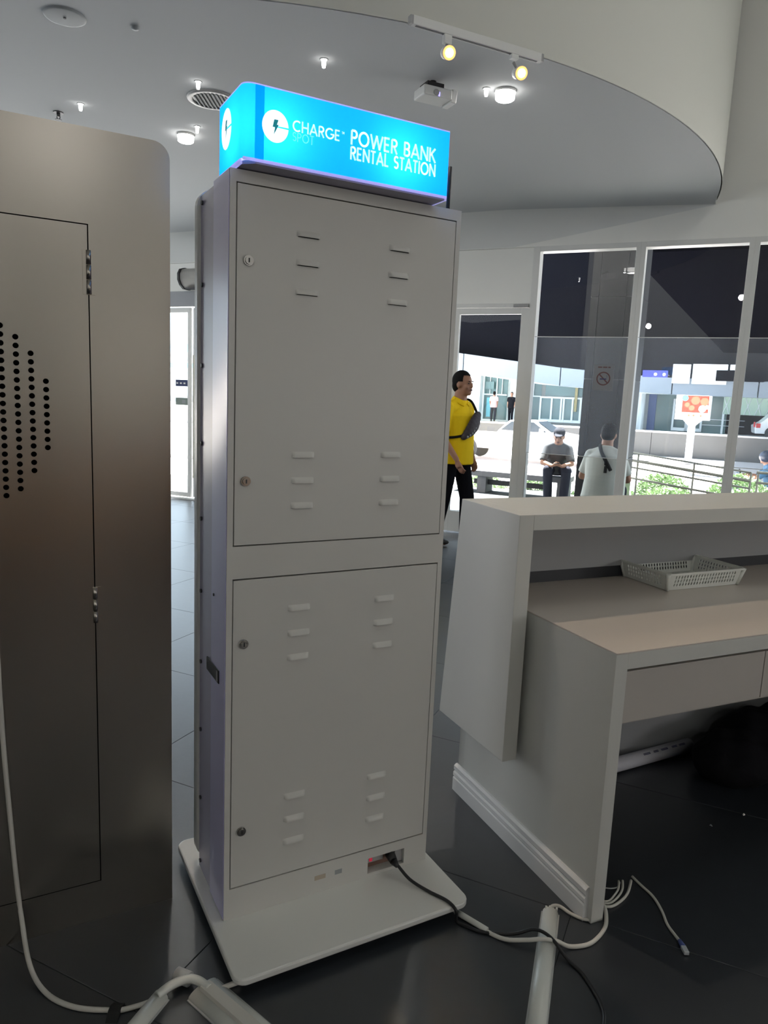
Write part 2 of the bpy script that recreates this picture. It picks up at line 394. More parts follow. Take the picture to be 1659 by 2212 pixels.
# cove where the low ceiling meets the window wall
cv = MB(); nc = 9; us2 = [-2.4, 0, 2, 4.2, 4.6, 5.0, 5.4, 5.8, 6.1]
vs = []; fs = []
for u in us2:
    r_ = .30*min(1, max(.01, (6.12-u)/1.9))
    vs += [(u, -r_+r_*math.sin(PI/2*k/(nc-1)), CZ-r_+r_*math.cos(PI/2*k/(nc-1))) for k in range(nc)]
for i in range(len(us2)-1):
    for k in range(nc-1): fs.append((i*nc+k, i*nc+k+1, (i+1)*nc+k+1, (i+1)*nc+k))
cv.add(vs, fs, True)
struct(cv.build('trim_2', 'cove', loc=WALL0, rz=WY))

# ------------------------------------------------------------------ SETTING: window wall (u along, v outwards)
wb = MB(); T_ = .15
U0, U1 = -4.3, 12.2
E0, E1 = -1.35, 2.25            # sliding entrance
wb.box(U0, U1, 0, T_, 3.05, 6.35)
wb.box(U0, -4.1, 0, T_, 0, 3.05)
wb.box(E1, 3.50, 0, T_, 0, 3.05)
wb.box(E0, E1, .03, T_, 2.52, 3.05)
wb.box(3.50, 4.43, .03, T_, 2.50, 3.05)
wb.box(11.0, U1, 0, T_, 0, 3.05)
struct(wb.build('wall_window', 'wall', loc=WALL0, rz=WY))
struct(MB().box(E0, E1, -.004, .03, 2.512, 2.70).build('trim_3', 'lintel', loc=WALL0, rz=WY))
def bx(name, m, par, *b, bevel=.002): return MB().box(*b).build(name, m, par, bevel=bevel)
# shopfront windows
for k, (a, b) in enumerate(((4.43, 5.475), (5.475, 6.455), (6.455, 7.435), (7.435, 8.415), (8.415, 9.395), (9.395, 11.0), (-4.1, -2.72), (-2.72, E0))):
    w_ = sempty('window_%d' % (k+1), WALL0, WY)
    la = .07 if k == 0 else .045
    bx('frame_stile', 'frame', w_, a, a+la, -.012, .12, 0, 3.05)
    bx('frame_stile', 'frame', w_, b-.045, b, -.012, .12, 0, 3.05)
    bx('frame_head', 'frame', w_, a+la, b-.045, -.012, .12, 3.0, 3.05)
    bx('frame_sill', 'frame', w_, a+la, b-.045, -.012, .12, 0, .10)
    x0, x1 = a+la, b-.045
    for nm, z0, z1, g in (('pane', .10, .957, 'glass'), ('pane', .963, 2.156, 'film'), ('pane', 2.162, 3.0, 'glass')):
        o = MB().add([(x0, .02, z0), (x1, .02, z0), (x1, .02, z1), (x0, .02, z1)], [(0, 1, 2, 3)]).build(nm, g, w_)
    for z in (.957, 2.156): bx('glazing_joint', 'frame', w_, x0, x1, .014, .026, z, z+.006, bevel=0)
# glass door leaf beside the windows
d1 = sempty('door_1', WALL0, WY)
bx('door_stile', 'frame', d1, 3.50, 3.667, .0, .05, .02, 2.45); bx('door_stile', 'frame', d1, 4.343, 4.43, .0, .05, .02, 2.45)
bx('door_rail', 'frame', d1, 3.667, 4.343, .0, .05, 2.386, 2.45); bx('door_rail', 'frame', d1, 3.667, 4.343, .0, .05, .02, .25)
bx('door_closer', 'lampg', d1, 4.26, 4.42, -.03, .0, 2.455, 2.485)
bx('frame_head', 'frame', d1, 3.50, 4.43, .02, .13, 2.455, 2.50)
MB().add([(3.667, .02, .25), (4.343, .02, .25), (4.343, .02, 2.386), (3.667, .02, 2.386)], [(0, 1, 2, 3)]).build('pane', 'glass', d1)
# sliding entrance
d2 = sempty('door_2', WALL0, WY)
for a, b, vv in ((E0, -.02, .05), (0.0, 1.1, .085), (1.1, E1, .05)):
    for x in (a, b-.045): bx('door_stile', 'frame', d2, x, x+.045, vv-.02, vv+.02, .03, 2.5)
    bx('door_rail', 'frame', d2, a+.045, b-.045, vv-.02, vv+.02, 2.44, 2.5); bx('door_rail', 'frame', d2, a+.045, b-.045, vv-.02, vv+.02, .03, .09)
    MB().add([(a+.045, vv, .09), (b-.045, vv, .09), (b-.045, vv, 2.44), (a+.045, vv, 2.44)], [(0, 1, 2, 3)]).build('pane', 'glass', d2)
bx('threshold', 'frame', d2, E0, E1, .0, .14, 0, .02)
bx('door_pull', 'rail', d2, .045, .065, -.0, .06, .3, 1.9)
def decal(name, label, cat, m, u0, u1, z0, z1, v=.024, th=.003):
    o = thing(name, label, cat, W((u0+u1)/2, v, z0), WY)
    MB().box(-(u1-u0)/2, (u1-u0)/2, -th, 0, 0, z1-z0).build('sheet', m, o); return o
o = decal('door_sticker', 'navy blue rectangular sticker across the sliding entrance glass', 'sticker', 'navy', -.275, -.066, 1.495, 1.58, .045)
for k in range(3): MB().box(-.09+.06*k, -.06+.06*k, -.0038, -.003, .03, .05).build('print', 'paper', o)
o = decal('door_sticker', 'grey green rectangular sticker under the navy one on the entrance glass', 'sticker', 'gsticker', -.275, -.066, 1.25, 1.345, .045)
MB().box(.005, .06, -.0038, -.003, .02, .07).build('print', 'speak', o)
# other walls of the hall, behind and beside the camera
struct(MB().box(-7.0, -6.85, -5, 12.5, 0, 6.35).build('wall_left', 'wall'))
struct(MB().box(8.2, 8.35, -5, 4.55, 0, 6.35).build('wall_right', 'wall'))
struct(MB().box(-7, 9, -5, -4.85, 0, 6.35).build('wall_behind', 'wall'))
struct(MB().box(.2, 7.0, -3.0, -2.8, 0, .95).build('reflector_block', 'wood'))  # unseen wood-coloured block added for the brown reflection in the steel cabinet
struct(MB().box(-.6, 9, 12.5, 12.6, 6.35, 6.4).build('trim_5', 'upper'))
#SETTING_END

# ------------------------------------------------------------------ KIOSK
kz = thing('power_bank_kiosk', 'tall white metal kiosk with vented locked doors and a lit blue sign on top', 'kiosk', KIOSK0, KY)
fr = MB(); X1 = .652; DP = .136
fr.box(0, .0155, 0, DP, .05, 2.008); fr.box(.6375, X1, 0, DP, .05, 2.008)
fr.box(.0155, .6375, 0, DP, 1.980, 2.008); fr.box(.0155, .6375, 0, DP, 1.017, 1.102)
# foot rail with the socket opening .445-.572 x .060-.110
fr.box(.0155, .445, 0, DP, .05, .140); fr.box(.572, .6375, 0, DP, .05, .140)
fr.box(.445, .572, 0, DP, .05, .060); fr.box(.445, .572, 0, DP, .110, .140)
fr.build('body_frame', 'kiosk', kz)
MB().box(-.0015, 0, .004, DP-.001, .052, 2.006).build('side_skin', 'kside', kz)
MB().box(.0155, .6375, .02, DP, .145, 1.975).build('inner_box', 'kgap', kz)
def vent_slot():
    b = MB(); n = 10; prof = []
    for i in range(n+1):
        t = PI/2*i/n; prof.append((-.0085*math.sin(t) if i < n else -.0085, .010-.020*(i/n)))
    # a pressed hood: open at the bottom, sloping back into the sheet at the top, rounded ends
    L = .0315; vs = []; fs = []; m = 12
    for j in range(m+1):
        x = -L+2*L*j/m; e = max(0, 1-((abs(x)-.022)/.0095)**2)**.5 if abs(x) > .022 else 1
        for i in range(6):
            t = i/5; vs.append((x, -.0078*e*math.sin(t*PI/2), .0085-.015*t))
    for j in range(m):
        for i in range(5): fs.append((j*6+i, (j+1)*6+i, (j+1)*6+i+1, j*6+i+1))
    b.add(vs, fs, True)
    return b
vme = None
def door(z0, z1, vents, locks):
    global vme
    d = MB().box(.0180, .6350, -.001, .018, z0+.002, z1-.002).build('door', 'kiosk', kz, bevel=.0012)
    d['label'] = 'upper vented door with two locks' if z0 > 1 else 'lower vented door with two locks'
    for x in (.200, .461):
        for z in vents:
            if vme is None:
                v = vent_slot().build('vent_hood', 'kiosk', d); vme = v.data; v.location = (x, -.001, z)
            else: mesh_obj('vent_hood', vme, None, d, (x, -.001, z))
            MB().box(x-.028, x+.028, -.0016, -.0008, z-.0075, z-.0015).build('vent_slot', 'kgap', d, fix=False)
    for z in locks:
        l = MB(); l.cyl((.046, -.001, z), (.046, -.006, z), .0125, n=20); l.cyl((.046, -.006, z), (.046, -.009, z), .009, n=20)
        l.build('lock', 'chrome', d)
        MB().box(.0445, .0475, -.0098, -.008, z-.005, z+.005).build('keyhole', 'black', d)
door(1.103, 1.979, (1.883, 1.815, 1.745, 1.336, 1.269, 1.203), (1.804, 1.270))
door(.142, 1.015, (.925, .855, .787, .380, .311, .243), (.842, .309))
# mid frame with screws, display shell with rounded corners
MB().box(.003, .649, DP, .272, .05, 2.000).build('mid_frame', 'kmid', kz)
MB().prism(rrect(-.006, .658, .07, 2.022, .045), 'y', .272, .306, False).build('display_shell', 'kbase', kz, bevel=.004)
MB().prism(rrect(.02, .632, .12, 1.97, .02), 'y', .306, .308).build('display_glass', 'black', kz)
for z in (1.979, 1.770, 1.557, 1.345, 1.133, .923, .711, .501, .283, .075):
    b = MB(); b.cyl((.003, .254, z), (-.0015, .254, z), .0062, n=12); b.build('screw', 'screw', kz)
us = MB().box(-.004, .0, .054, .174, .718, .755).build('card_slot', 'black', kz, bevel=.001)
MB().box(-.0052, -.004, .062, .072, .722, .751).build('slot_lip', 'lampg', us)
MB().cyl((-.0015, .11, .95), (-.004, .11, .95), .004, n=10).build('bolt', 'screw', kz)
# foot plate
MB().prism(rrect(-.034, .674, -.222, .418, .034), 'z', .030, .0495).build('foot_plate', 'kbase', kz, bevel=.005)
for x, y in ((.03, -.15), (.61, -.15), (.03, .35), (.61, .35)):
    b = MB(); b.cyl((x, y, 0), (x, y, .012), .024, n=16); b.cyl((x, y, .012), (x, y, .03), .008, n=10); b.build('levelling_foot', 'black', kz)
# mains socket in the foot rail
sk = MB(); sk.box(.445, .572, .028, .032, .060, .110); sk.build('socket_recess', 'copper', kz)
sp_ = MB().box(.450, .505, .014, .028, .084, .108).build('rocker_plate', 'lampg', kz, bevel=.001)
MB().box(.456, .466, .010, .014, .090, .103).build('rocker_switch', 'redled', sp_, bevel=.001)
MB().box(.545, .571, .010, .028, .064, .108).build('inlet_plate', 'lampg', kz)
MB().box(.27, .305, -.0006, 0, .090, .104).build('rating_sticker', mat('sticker_beige', (.45, .38, .30), .7), kz)
MB().box(.335, .358, -.0006, 0, .090, .104).build('warning_sticker', 'speak', kz)
# aerial
b = MB(); b.cyl((.625, .03, 2.008), (.625, .03, 2.016), .007, n=12); b.cyl((.625, .03, 2.016), (.625, .028, 2.125), .0056, .0048, n=12)
b.build('aerial', 'black', kz)
# light box: sx0..sx1, sy0..sy1
sx0, sx1, sy0, sy1, sz0, sz1 = .012, .562, -.060, .132, 2.020, 2.177
rc = .024
pl = [(sx0, sy1)]+[(sx0+rc-rc*math.cos(t), sy0+rc-rc*math.sin(t)) for t in [PI/2*k/8 for k in range(9)]]+[(sx1, sy0)]
def strip(p, z0, z1): n = len(p); return MB().add([(x, y, z0) for x, y in p]+[(x, y, z1) for x, y in p], [(i, i+1, n+i+1, n+i) for i in range(n-1)], True)
lb = strip(pl, sz0, sz1); lb.add([(sx1, sy0, sz0), (sx1, sy1, sz0), (sx1, sy1, sz1), (sx1, sy0, sz1)], [(0, 1, 2, 3)])
lb.add([(sx0, sy1, sz0), (sx1, sy1, sz0), (sx1, sy1, sz1), (sx0, sy1, sz1)], [(0, 3, 2, 1)])
box_ = lb.build('light_box', 'blue', kz, fix=False)
box_['label'] = 'glowing blue light box with white lettering'
MB().prism(pl+[(sx1, sy1)], 'z', sz1, sz1+.003).build('lid', 'purple', box_)
MB().prism([(sx0+.004, sy1), (sx0+.004, sy0+.03), (sx0+.03, sy0+.004), (sx1-.004, sy0+.004), (sx1-.004, sy1)], 'z', 2.010, sz0).build('underside', 'under', box_)
ri = MB(); rimz = (sz0-.006, sz0+.001); pr_ = pl
ri.add([(x, y, rimz[0]) for x, y in pr_]+[(x, y, rimz[1]) for x, y in pr_], [(i, i+1, len(pr_)+i+1, len(pr_)+i) for i in range(len(pr_)-1)])
ri.box(sx1-.004, sx1, sy0, sy1, sz0-.011, sz0); ri.box(sx0-.001, sx0+.004, sy0+.02, sy1, sz0-.011, sz0); ri.box(sx0, sx1, sy0-.0005, sy0+.003, sz0-.006, sz0)
ri.build('rim', 'purple', box_)
strip([(.0385, sy0-.0008), (.060, sy0-.0008)], sz0, sz1).build('dark_band', 'blued', box_, fix=False)
for px in (.09, .40):
    o = lamp('sign_led', 'POINT', (px, .02, 2.09), .0, (1, 1, 1), shadow_soft_size=.03); o.parent = kz; o.data.energy = .75
# lettering: strokes on a unit-high grid
def arcp(cx, cy, rx, ry, a0, a1, n=14): return [(cx+rx*math.cos(R(a0+(a1-a0)*i/n)), cy+ry*math.sin(R(a0+(a1-a0)*i/n))) for i in range(n+1)]
GL = {
 'P': (.62, [[(.08, 0), (.08, .93)], [(.08, .93), (.30, .93)]+arcp(.30, .70, .25, .23, 90, -90)+[(.08, .47)]]),
 'O': (1.02, [arcp(.51, .5, .43, .43, 0, 360, 28)]),
 'W': (1.22, [[(.04, .97), (.32, .06), (.61, .90), (.90, .06), (1.18, .97)]]),
 'E': (.60, [[(.53, .93), (.08, .93), (.08, .07), (.53, .07)], [(.08, .5), (.48, .5)]]),
 'R': (.66, [[(.08, 0), (.08, .93)], [(.08, .93), (.30, .93)]+arcp(.30, .71, .25, .22, 90, -90)+[(.08, .49)], [(.30, .49), (.60, .0)]]),
 'B': (.64, [[(.08, .07), (.08, .93), (.30, .93)]+arcp(.30, .72, .22, .21, 90, -90)+[(.08, .51)], [(.30, .51)]+arcp(.31, .29, .26, .22, 90, -90)+[(.08, .07)]]),
 'A': (.86, [[(.04, 0), (.43, .95), (.82, 0)], [(.17, .30), (.69, .30)]]),
 'N': (.80, [[(.08, 0), (.08, .93), (.72, .07), (.72, 1)]]),
 'K': (.70, [[(.08, 0), (.08, 1)], [(.62, .98), (.10, .46)], [(.24, .58), (.66, .0)]]),
 'T': (.62, [[(.31, 0), (.31, .93)], [(.02, .93), (.60, .93)]]),
 'L': (.54, [[(.08, 1), (.08, .07), (.50, .07)]]),
 'S': (.58, [arcp(.29, .72, .21, .21, 30, 270, 14)+arcp(.29, .29, .22, .22, 90, -150, 14)]),
 'I': (.18, [[(.09, 0), (.09, 1)]]),
 'C': (.86, [arcp(.50, .5, .43, .43, 48, 312, 22)]),
 'H': (.76, [[(.08, 0), (.08, 1)], [(.68, 0), (.68, 1)], [(.08, .5), (.68, .5)]]),
 'G': (.96, [arcp(.50, .5, .43, .43, 45, 345, 24)+[(.92, .46), (.58, .46)]]),
 'M': (.96, [[(.08, 0), (.14, .95), (.48, .2), (.82, .95), (.88, 0)]]),
 ' ': (.42, [])}
def stroke_mesh(mb, pts, w, T2):
    pts = [Vector(p) for p in pts]
    for i in range(len(pts)-1):
        a, b = pts[i], pts[i+1]; d = (b-a)
        if d.length < 1e-6: continue
        d.normalize(); nrm = Vector((-d.y, d.x))*w/2
        ext = d*(w*.28); a2 = a-(ext if i > 0 else d*0); b2 = b+(ext if i < len(pts)-2 else d*0)
        q = [T2(p) for p in (a2-nrm, b2-nrm, b2+nrm, a2+nrm)]
        mb.add(q, [(0, 1, 2, 3)])
def text(word, x0, x1, z0, z1, w, y, parent, m='letter', name='lettering', mir=False):
    tot = sum(GL[c][0]+.10 for c in word)-.10; s = (x1-x0)/tot; hh = z1-z0; cx = x0
    for c in word:
        gw, st = GL[c]
        if st:
            mb = MB()
            for pts in st:
                stroke_mesh(mb, [(p[0]*s, p[1]*hh) for p in pts], w*hh, lambda p, cx=cx: (cx+p.x, y, z0+p.y))
            o = mb.build(name, m, parent, merge=False, fix=False)
        cx += (gw+.10)*s
ly = sy0-.0012
text('POWER BANK', .279, .522, 2.0945, 2.1295, .145, ly, box_)
text('RENTAL STATION', .279, .523, 2.0605, 2.0915, .145, ly, box_)
text('CHARGE', .129, .2505, 2.0955, 2.1205, .145, ly, box_)
text('SPOT', .129, .183, 2.0740, 2.0945, .10, ly, box_, 'faint')
text('TM', .2545, .2615, 2.1135, 2.119, .15, ly, box_)
def logo(parent, P3, rx, rz, off):
    # P3 maps (a, b) in the badge plane to 3-D; disc with a slit to the right, teal bolt
    def emit(poly, m, nm, k): MB().add([P3(a, b, k) for a, b in poly], [tuple(range(len(poly)))]).build(nm, m, parent, merge=False, fix=False)
    ring = [(0.05*rx, .035*rz)]+[(rx*math.cos(R(t)), rz*math.sin(R(t))) for t in [3+354*i/40 for i in range(41)]]+[(.05*rx, -.035*rz)]
    emit(ring, 'disc', 'logo_disc', off)
    emit([(-.10*rx, .42*rz), (.22*rx, .42*rz), (.10*rx, .12*rz), (.24*rx, .12*rz), (-.12*rx, -.52*rz), (-.04*rx, -.06*rz), (-.22*rx, -.06*rz)], 'teal', 'logo_bolt', off*1.6)
logo(box_, lambda a, b, k: (.087+a, sy0-k, 2.097+b), .032, .035, .0012)
logo(box_, lambda a, b, k: (sx0-k, .070-a, 2.112+b), .040, .046, .0012)
# power lead of the kiosk, lying over its foot plate and away across the floor
def kiosk_pt(x, y, z): return Matrix.Translation(KIOSK0) @ Matrix.Rotation(KY, 4, 'Z') @ Vector((x, y, z))
pc = thing('mains_cable', 'black mains cable plugged into the kiosk and trailing over its foot plate', 'cable', (0, 0, 0))
b = MB(); pts = [kiosk_pt(.520, -.006, .096), kiosk_pt(.528, -.035, .088), kiosk_pt(.548, -.08, .062), kiosk_pt(.575, -.14, .0555), kiosk_pt(.603, -.20, .0555), kiosk_pt(.612, -.235, .045),
    (.262, 1.905, .006), (.30, 1.880, .005), (.342, 1.866, .005), (.42, 1.860, .010), (.475, 1.856, .030), (.515, 1.826, .030), (.55, 1.775, .008), (.581, 1.725, .005), (.601, 1.623, .005), (.586, 1.560, .005), (.54, 1.47, .005)]
b.tube(crv(pts), .0048, 8); b.build('lead', 'black', pc)
pg = MB(); q0, q1 = kiosk_pt(.527, .010, .097), kiosk_pt(.522, -.024, .094); pg.cyl(q0, q1, .016, .012, n=14); pg.cyl(q1, kiosk_pt(.527, -.040, .085), .012, .006, n=12); pg.build('plug', 'black', pc)

# ------------------------------------------------------------------ STEEL CABINET
st = thing('steel_cabinet', 'tall brushed stainless steel cabinet with hinged perforated door', 'cabinet', STEEL0, KY)
ST = 2.100; G0 = -.199
body = MB()
outl = [(-1.35, .0), (.0, .0), (.0, ST-.042)]+[(-.042+.042*math.cos(t), ST-.042+.042*math.sin(t)) for t in [PI/2*k/8 for k in range(1, 9)]]+[(-1.35, ST)]
holes = [[(-.92, .118), (-.92, 1.879), (G0+.003, 1.879), (G0+.003, .118)]]
fm = plate(outl, holes, .004); mesh_obj('front_frame', fm, 'steel', st)
bb = MB(); n = len(outl)
pts_ = outl
bb.add([(x, .004, z) for x, z in pts_]+[(x, .55, z) for x, z in pts_], [(i, (i+1) % n, n+(i+1) % n, n+i) for i in range(n)], True)
bb.add([(x, .55, z) for x, z in pts_], [tuple(range(n))]); o = bb.build('shell', 'steel', st)
MB().box(-.93, -.19, .03, .045, .10, 1.89).build('inner_panel', 'blackm', st)
hl = []
def circ(cx, cz, r, n=12): return [(cx+r*math.cos(2*PI*i/n), cz+r*math.sin(2*PI*i/n)) for i in range(n)]
for k in range(0, 17):
    x = -.300-.0318*k; dx = x+.555; hh = (.268**2-dx*dx)
    if hh <= .0005: continue
    hh = math.sqrt(hh); nn = int(hh/.0203)
    for j in range(-nn, nn+1): hl.append(circ(x, 1.416+.0203*j+(.004 if k % 2 else 0), .0068, 10))
dm = plate([(-.917, .121), (G0, .121), (G0, 1.876), (-.917, 1.876)], hl, .003)
dd = mesh_obj('door', dm, 'steel', st, (0, -.001, 0)); dd['label'] = 'perforated steel door panel'
for z0, z1 in ((1.712, 1.818), (.872, .969)):
    hb = MB()
    for k in range(3):
        a = z0+(z1-z0)*k/3; hb.cyl((G0+.002, -.004, a+.001), (G0+.002, -.004, a+(z1-z0)/3-.001), .0058, n=12)
    hb.box(G0-.012, G0+.016, -.0022, -.0005, z0, z1)
    hb.build('hinge', 'steel', st)
hd = MB(); hd.box(-.90, -.88, -.03, -.001, .95, 1.10); hd.build('handle', 'steel', st, bevel=.004)

# ------------------------------------------------------------------ RECEPTION COUNTER
ct = thing('reception_counter', 'white two-tier reception counter with raised ledge, desk and drawers', 'counter', COUNT0, CY)
L = 3.4
# desk
MB().box(0, .044, -.022, .765, 0, .8215).build('end_panel', 'count', ct, bevel=.001)
MB().box(.0442, L, -.022, .74, .775, .8215).build('desk_edge', 'count', ct, bevel=.001)
MB().box(0, L, -.022, .74, .8218, .826).build('desk_top', 'desk', ct, bevel=.0008)
# raised shell: end cheek, ledge, sloping visitor front
chk = [(.360, .330), (.360, 1.149), (.716, 1.149), (.792, .325)]
MB().prism(chk, 'x', -.082, -.028).build('end_cheek', 'count', ct, bevel=.0015)
MB().prism([(.360, 1.099), (.360, 1.149), (.716, 1.149), (.7206, 1.099)], 'x', -.028, L).build('ledge', 'count', ct, bevel=.0012)
MB().prism([(.697, 1.099), (.7206, 1.099), (.792, .325), (.768, .325)], 'x', -.028, L).build('visitor_front', 'count', ct)
MB().prism([(.672, 1.099), (.697, 1.099), (.716, .872), (.691, .872)], 'x', -.028, L).build('back_lining', 'inner', ct)
MB().box(-.028, L, .700, .730, .826, .872).build('dark_skirting', 'plinth', ct)
MB().box(.0, L, .725, .765, .0, .775).build('modesty_panel', 'inner', ct)
# drawers
for a, b_, lab in ((.046, .602, 'drawer front nearest the counter end'), (.606, 1.165, None), (1.169, 1.728, None)):
    d = MB().box(a, b_, -.016, .40, .614, .766).build('drawer', 'drawer', ct, bevel=.0012)
MB().box(.044, 1.75, -.010, .41, .608, .613).build('drawer_rail', 'drawer', ct)
MB().box(1.75, 1.80, -.022, .725, 0, .775).build('mid_panel', 'count', ct)
# moulded baseboard along the end panel
pf = [(0, 0), (-.016, 0), (-.016, .050), (-.012, .054), (-.016, .060), (-.016, .072), (-.010, .078), (-.014, .084), (-.014, .098), (-.006, .105), (0, .106)]
MB().prism([(x, z) for x, z in pf], 'y', -.004, .772).build('baseboard', 'basew', ct)

# basket on the desk
bk = thing('plastic_basket', 'shallow white plastic tray basket with slotted sides on the desk', 'basket', Matrix.Translation(COUNT0) @ Matrix.Rotation(CY, 4, 'Z') @ Vector((.667, .462, .8265)), CY)
BW, BD, BH, FL = .362, .222, .068, .016
def slotted(Lx, H, cols, rows, sw, sh):
    hs = []; mx = .022
    for i in range(cols):
        for j in range(rows):
            cx = mx+(Lx-2*mx)*(i+.5)/cols; cz = .012+(H-.022)*(j+.5)/rows
            hs.append([(cx+sw/2*math.cos(2*PI*k/8), cz+sh/2*math.sin(2*PI*k/8)) for k in range(8)])
    return plate([(0, 0), (Lx, 0), (Lx+0, H), (0, H)], hs, .002)
lean = math.atan2(FL, BH)
wa = slotted(BW, BH, 22, 3, .0072, .0135)
for yy, s in ((0, 1), (BD, -1)):
    o = mesh_obj('side_wall', wa, 'basket', bk, (0, yy, .002), (lean*s, 0, 0))
wb_ = slotted(BD, BH, 13, 3, .0072, .0135)
for xx, s in ((0, 1), (BW, -1)):
    o = mesh_obj('end_wall', wb_, 'basket', bk, (xx, 0, .002)); o.rotation_euler = (0, -lean*s, 0)
    o.matrix_local = Matrix.Translation((xx, 0, .002)) @ Matrix.Rotation(-lean*s, 4, 'Y') @ Matrix.Rotation(PI/2, 4, 'Z')
fh = []
for i in range(12):
    for j in range(7): cx, cy_ = .02+.029*i, .02+.0285*j; fh.append([(cx, cy_), (cx+.018, cy_), (cx+.018, cy_+.016), (cx, cy_+.016)])
fl_ = plate([(0, 0), (BW, 0), (BW, BD), (0, BD)], fh, .002)
o = mesh_obj('basket_floor', fl_, 'basket', bk, (0, 0, .0)); o.rotation_euler = (-PI/2, 0, 0); o.matrix_local = Matrix.Translation((0, 0, .0025)) @ Matrix.Rotation(-PI/2, 4, 'X')
rm = MB(); e = FL
o_ = rrect(-e-.006, BW+e+.006, -e-.006, BD+e+.006, .02, 5); i_ = rrect(-e+.003, BW+e-.003, -e+.003, BD+e-.003, .014, 5); nn = len(o_)
zt = BH+.001; vs = [(x, y, zt) for x, y in o_]+[(x, y, zt) for x, y in i_]+[(x, y, zt-.007) for x, y in o_]+[(x, y, zt-.003) for x, y in i_]
fs = []
for i in range(nn):
    j = (i+1) % nn; fs += [(i, j, nn+j, nn+i), (i, 2*nn+i, 2*nn+j, j), (nn+i, nn+j, 3*nn+j, 3*nn+i), (2*nn+i, 3*nn+i, 3*nn+j, 2*nn+j)]
rm.add(vs, fs); rm.build('rim', 'basket', bk)
for cx, cy_ in ((0, 0), (BW, 0), (BW, BD), (0, BD)):
    b = MB(); sx = -1 if cx == 0 else 1; sy = -1 if cy_ == 0 else 1
    b.cyl((cx, cy_, .001), (cx+sx*FL*.9, cy_+sy*FL*.9, BH), .007, .009, n=10); b.build('corner_post', 'basket', bk)

MC = Matrix.Translation(COUNT0) @ Matrix.Rotation(CY, 4, 'Z')
def Cp(u, v, z=0): return MC @ Vector((u, v, z))
# rolled tube and dark cloth under the desk
tu = thing('poster_tube', 'white rolled tube with blue print lying on the floor under the desk', 'tube', Cp(.30, .628, .032), CY+R(4))
b = MB(); b.cyl((0, 0, 0), (.83, 0, 0), .030, n=24); b.build('tube_body', 'tubew', tu)
b = MB(); b.ell((.83, 0, 0), .014, .0295, .0295, 16, 8); b.build('end_cap', 'tubew', tu)
for k, (x, l) in enumerate(((.53, .05), (.59, .035), (.635, .05), (.70, .04), (.745, .045))):
    b = MB(); b.box(x, x+l*.85, -.0195, -.0185, .0205, .0235) if 0 else None
    a0 = R(112)
    for t in range(2):
        aa = a0+R(9)*t+R(6); q = .0304
        y0, z0, y1, z1 = q*math.cos(aa), q*math.sin(aa), q*math.cos(aa+R(6)), q*math.sin(aa+R(6))
        b.add([(x, y0, z0), (x+l*.8, y0, z0), (x+l*.8, y1, z1), (x, y1, z1)], [(0, 1, 2, 3)])
    b.build('print', 'ink', tu, fix=False)
b = MB()
for (u, v, z, rx, ry, rz) in ((.0, .0, .08, .22, .16, .10), (.20, .06, .10, .20, .15, .13), (.38, .02, .09, .20, .17, .12), (.25, -.10, .06, .26, .14, .08), (.12, .10, .13, .09, .08, .08), (.30, .10, .17, .06, .06, .07), (.50, .08, .07, .22, .15, .09)):
    b.ell((u, v, z), rx, ry, rz, 16, 10)
me = voxel_mesh(b, .012, 2)
for vtx in me.vertices:
    n_ = math.sin(vtx.co.x*37)*math.sin(vtx.co.y*41+1)*.008+math.sin(vtx.co.x*19+vtx.co.z*53)*.006
    vtx.co.z = max(0.001, vtx.co.z+n_)
bagc = mesh_obj('cloth_bundle', me, 'cloth', None, Cp(1.17, .46, 0), (0, 0, CY)); tag(bagc, 'crumpled black cloth bundle heaped under the desk', 'cloth')
for k, (u, v, lab) in enumerate(((.93, .23, 'tiny single white paper scrap on the dark floor under the desk'), (1.07, .20, 'larger folded white paper scrap beside the tiny one on the dark floor'), (.75, .22, 'faint paper scrap on the dark floor nearest the counter end'))):
    b = MB(); s_ = .006 if k != 1 else .011
    b.add([(-s_, -s_*.6, .001), (s_, -s_*.5, .001), (s_*.8, s_*.6, .004), (-s_*.7, s_*.5, .003), (0, 0, .009)], [(0, 1, 4), (1, 2, 4), (2, 3, 4), (3, 0, 4), (3, 2, 1, 0)])
    o = b.build('paper_scrap', 'paper' if k < 2 else 'lampg', None, Cp(u, v, 0.001), CY+k); tag(o, lab, 'paper')

# ------------------------------------------------------------------ CABLES AND TRUNKING ON THE FLOOR
def cable(label, pts, r, m='cable', name='cable', k=6, cat='cable'):
    b = MB(); b.tube(crv(pts, k), r, 8); o = b.build(name, m); return tag(o, label, cat)
def trunk(label, p0, p1, w, hgt, m='pvc', lid=True):
    p0, p1 = Vector(p0), Vector(p1); d = p1-p0; a = math.atan2(d.y, d.x)
    t = thing('cable_trunking', label, 'trunking', p0, a); Ln = d.length
    prof = [(-w/2, .0)]+[(-w/2*math.cos(x)*1.0, .004+(hgt-.004)*math.sin(x)) for x in [PI*k/10 for k in range(11)]]+[(w/2, .0)]
    MB().prism(prof, 'x', 0, Ln, True).build('cover', m, t)
    if lid:
        MB().box(0, Ln, -w/2-.004, w/2+.004, 0, .003).build('base_strip', 'pvcg', t)
    return t
tr = trunk('long white half round floor trunking pointing at the corner of the counter', (.545, 1.962, .0), (.375, 1.40, .0), .045, .022)
for k in range(4):
    MB().box(-.006, .004, -.016+.010*k, -.010+.010*k, .004, .019+.003*(k % 2)).build('broken_edge', 'pvc', tr)
trunk('short white floor trunking running beside the tape near the steel cabinet', (-.500, 1.600, 0), (-.572, 1.40, 0), .040, .022)
t2 = trunk('wide cream floor trunking with a raised ridge below the kiosk foot plate', (-.405, 1.628, 0), (-.15, 1.42, 0), .085, .020)
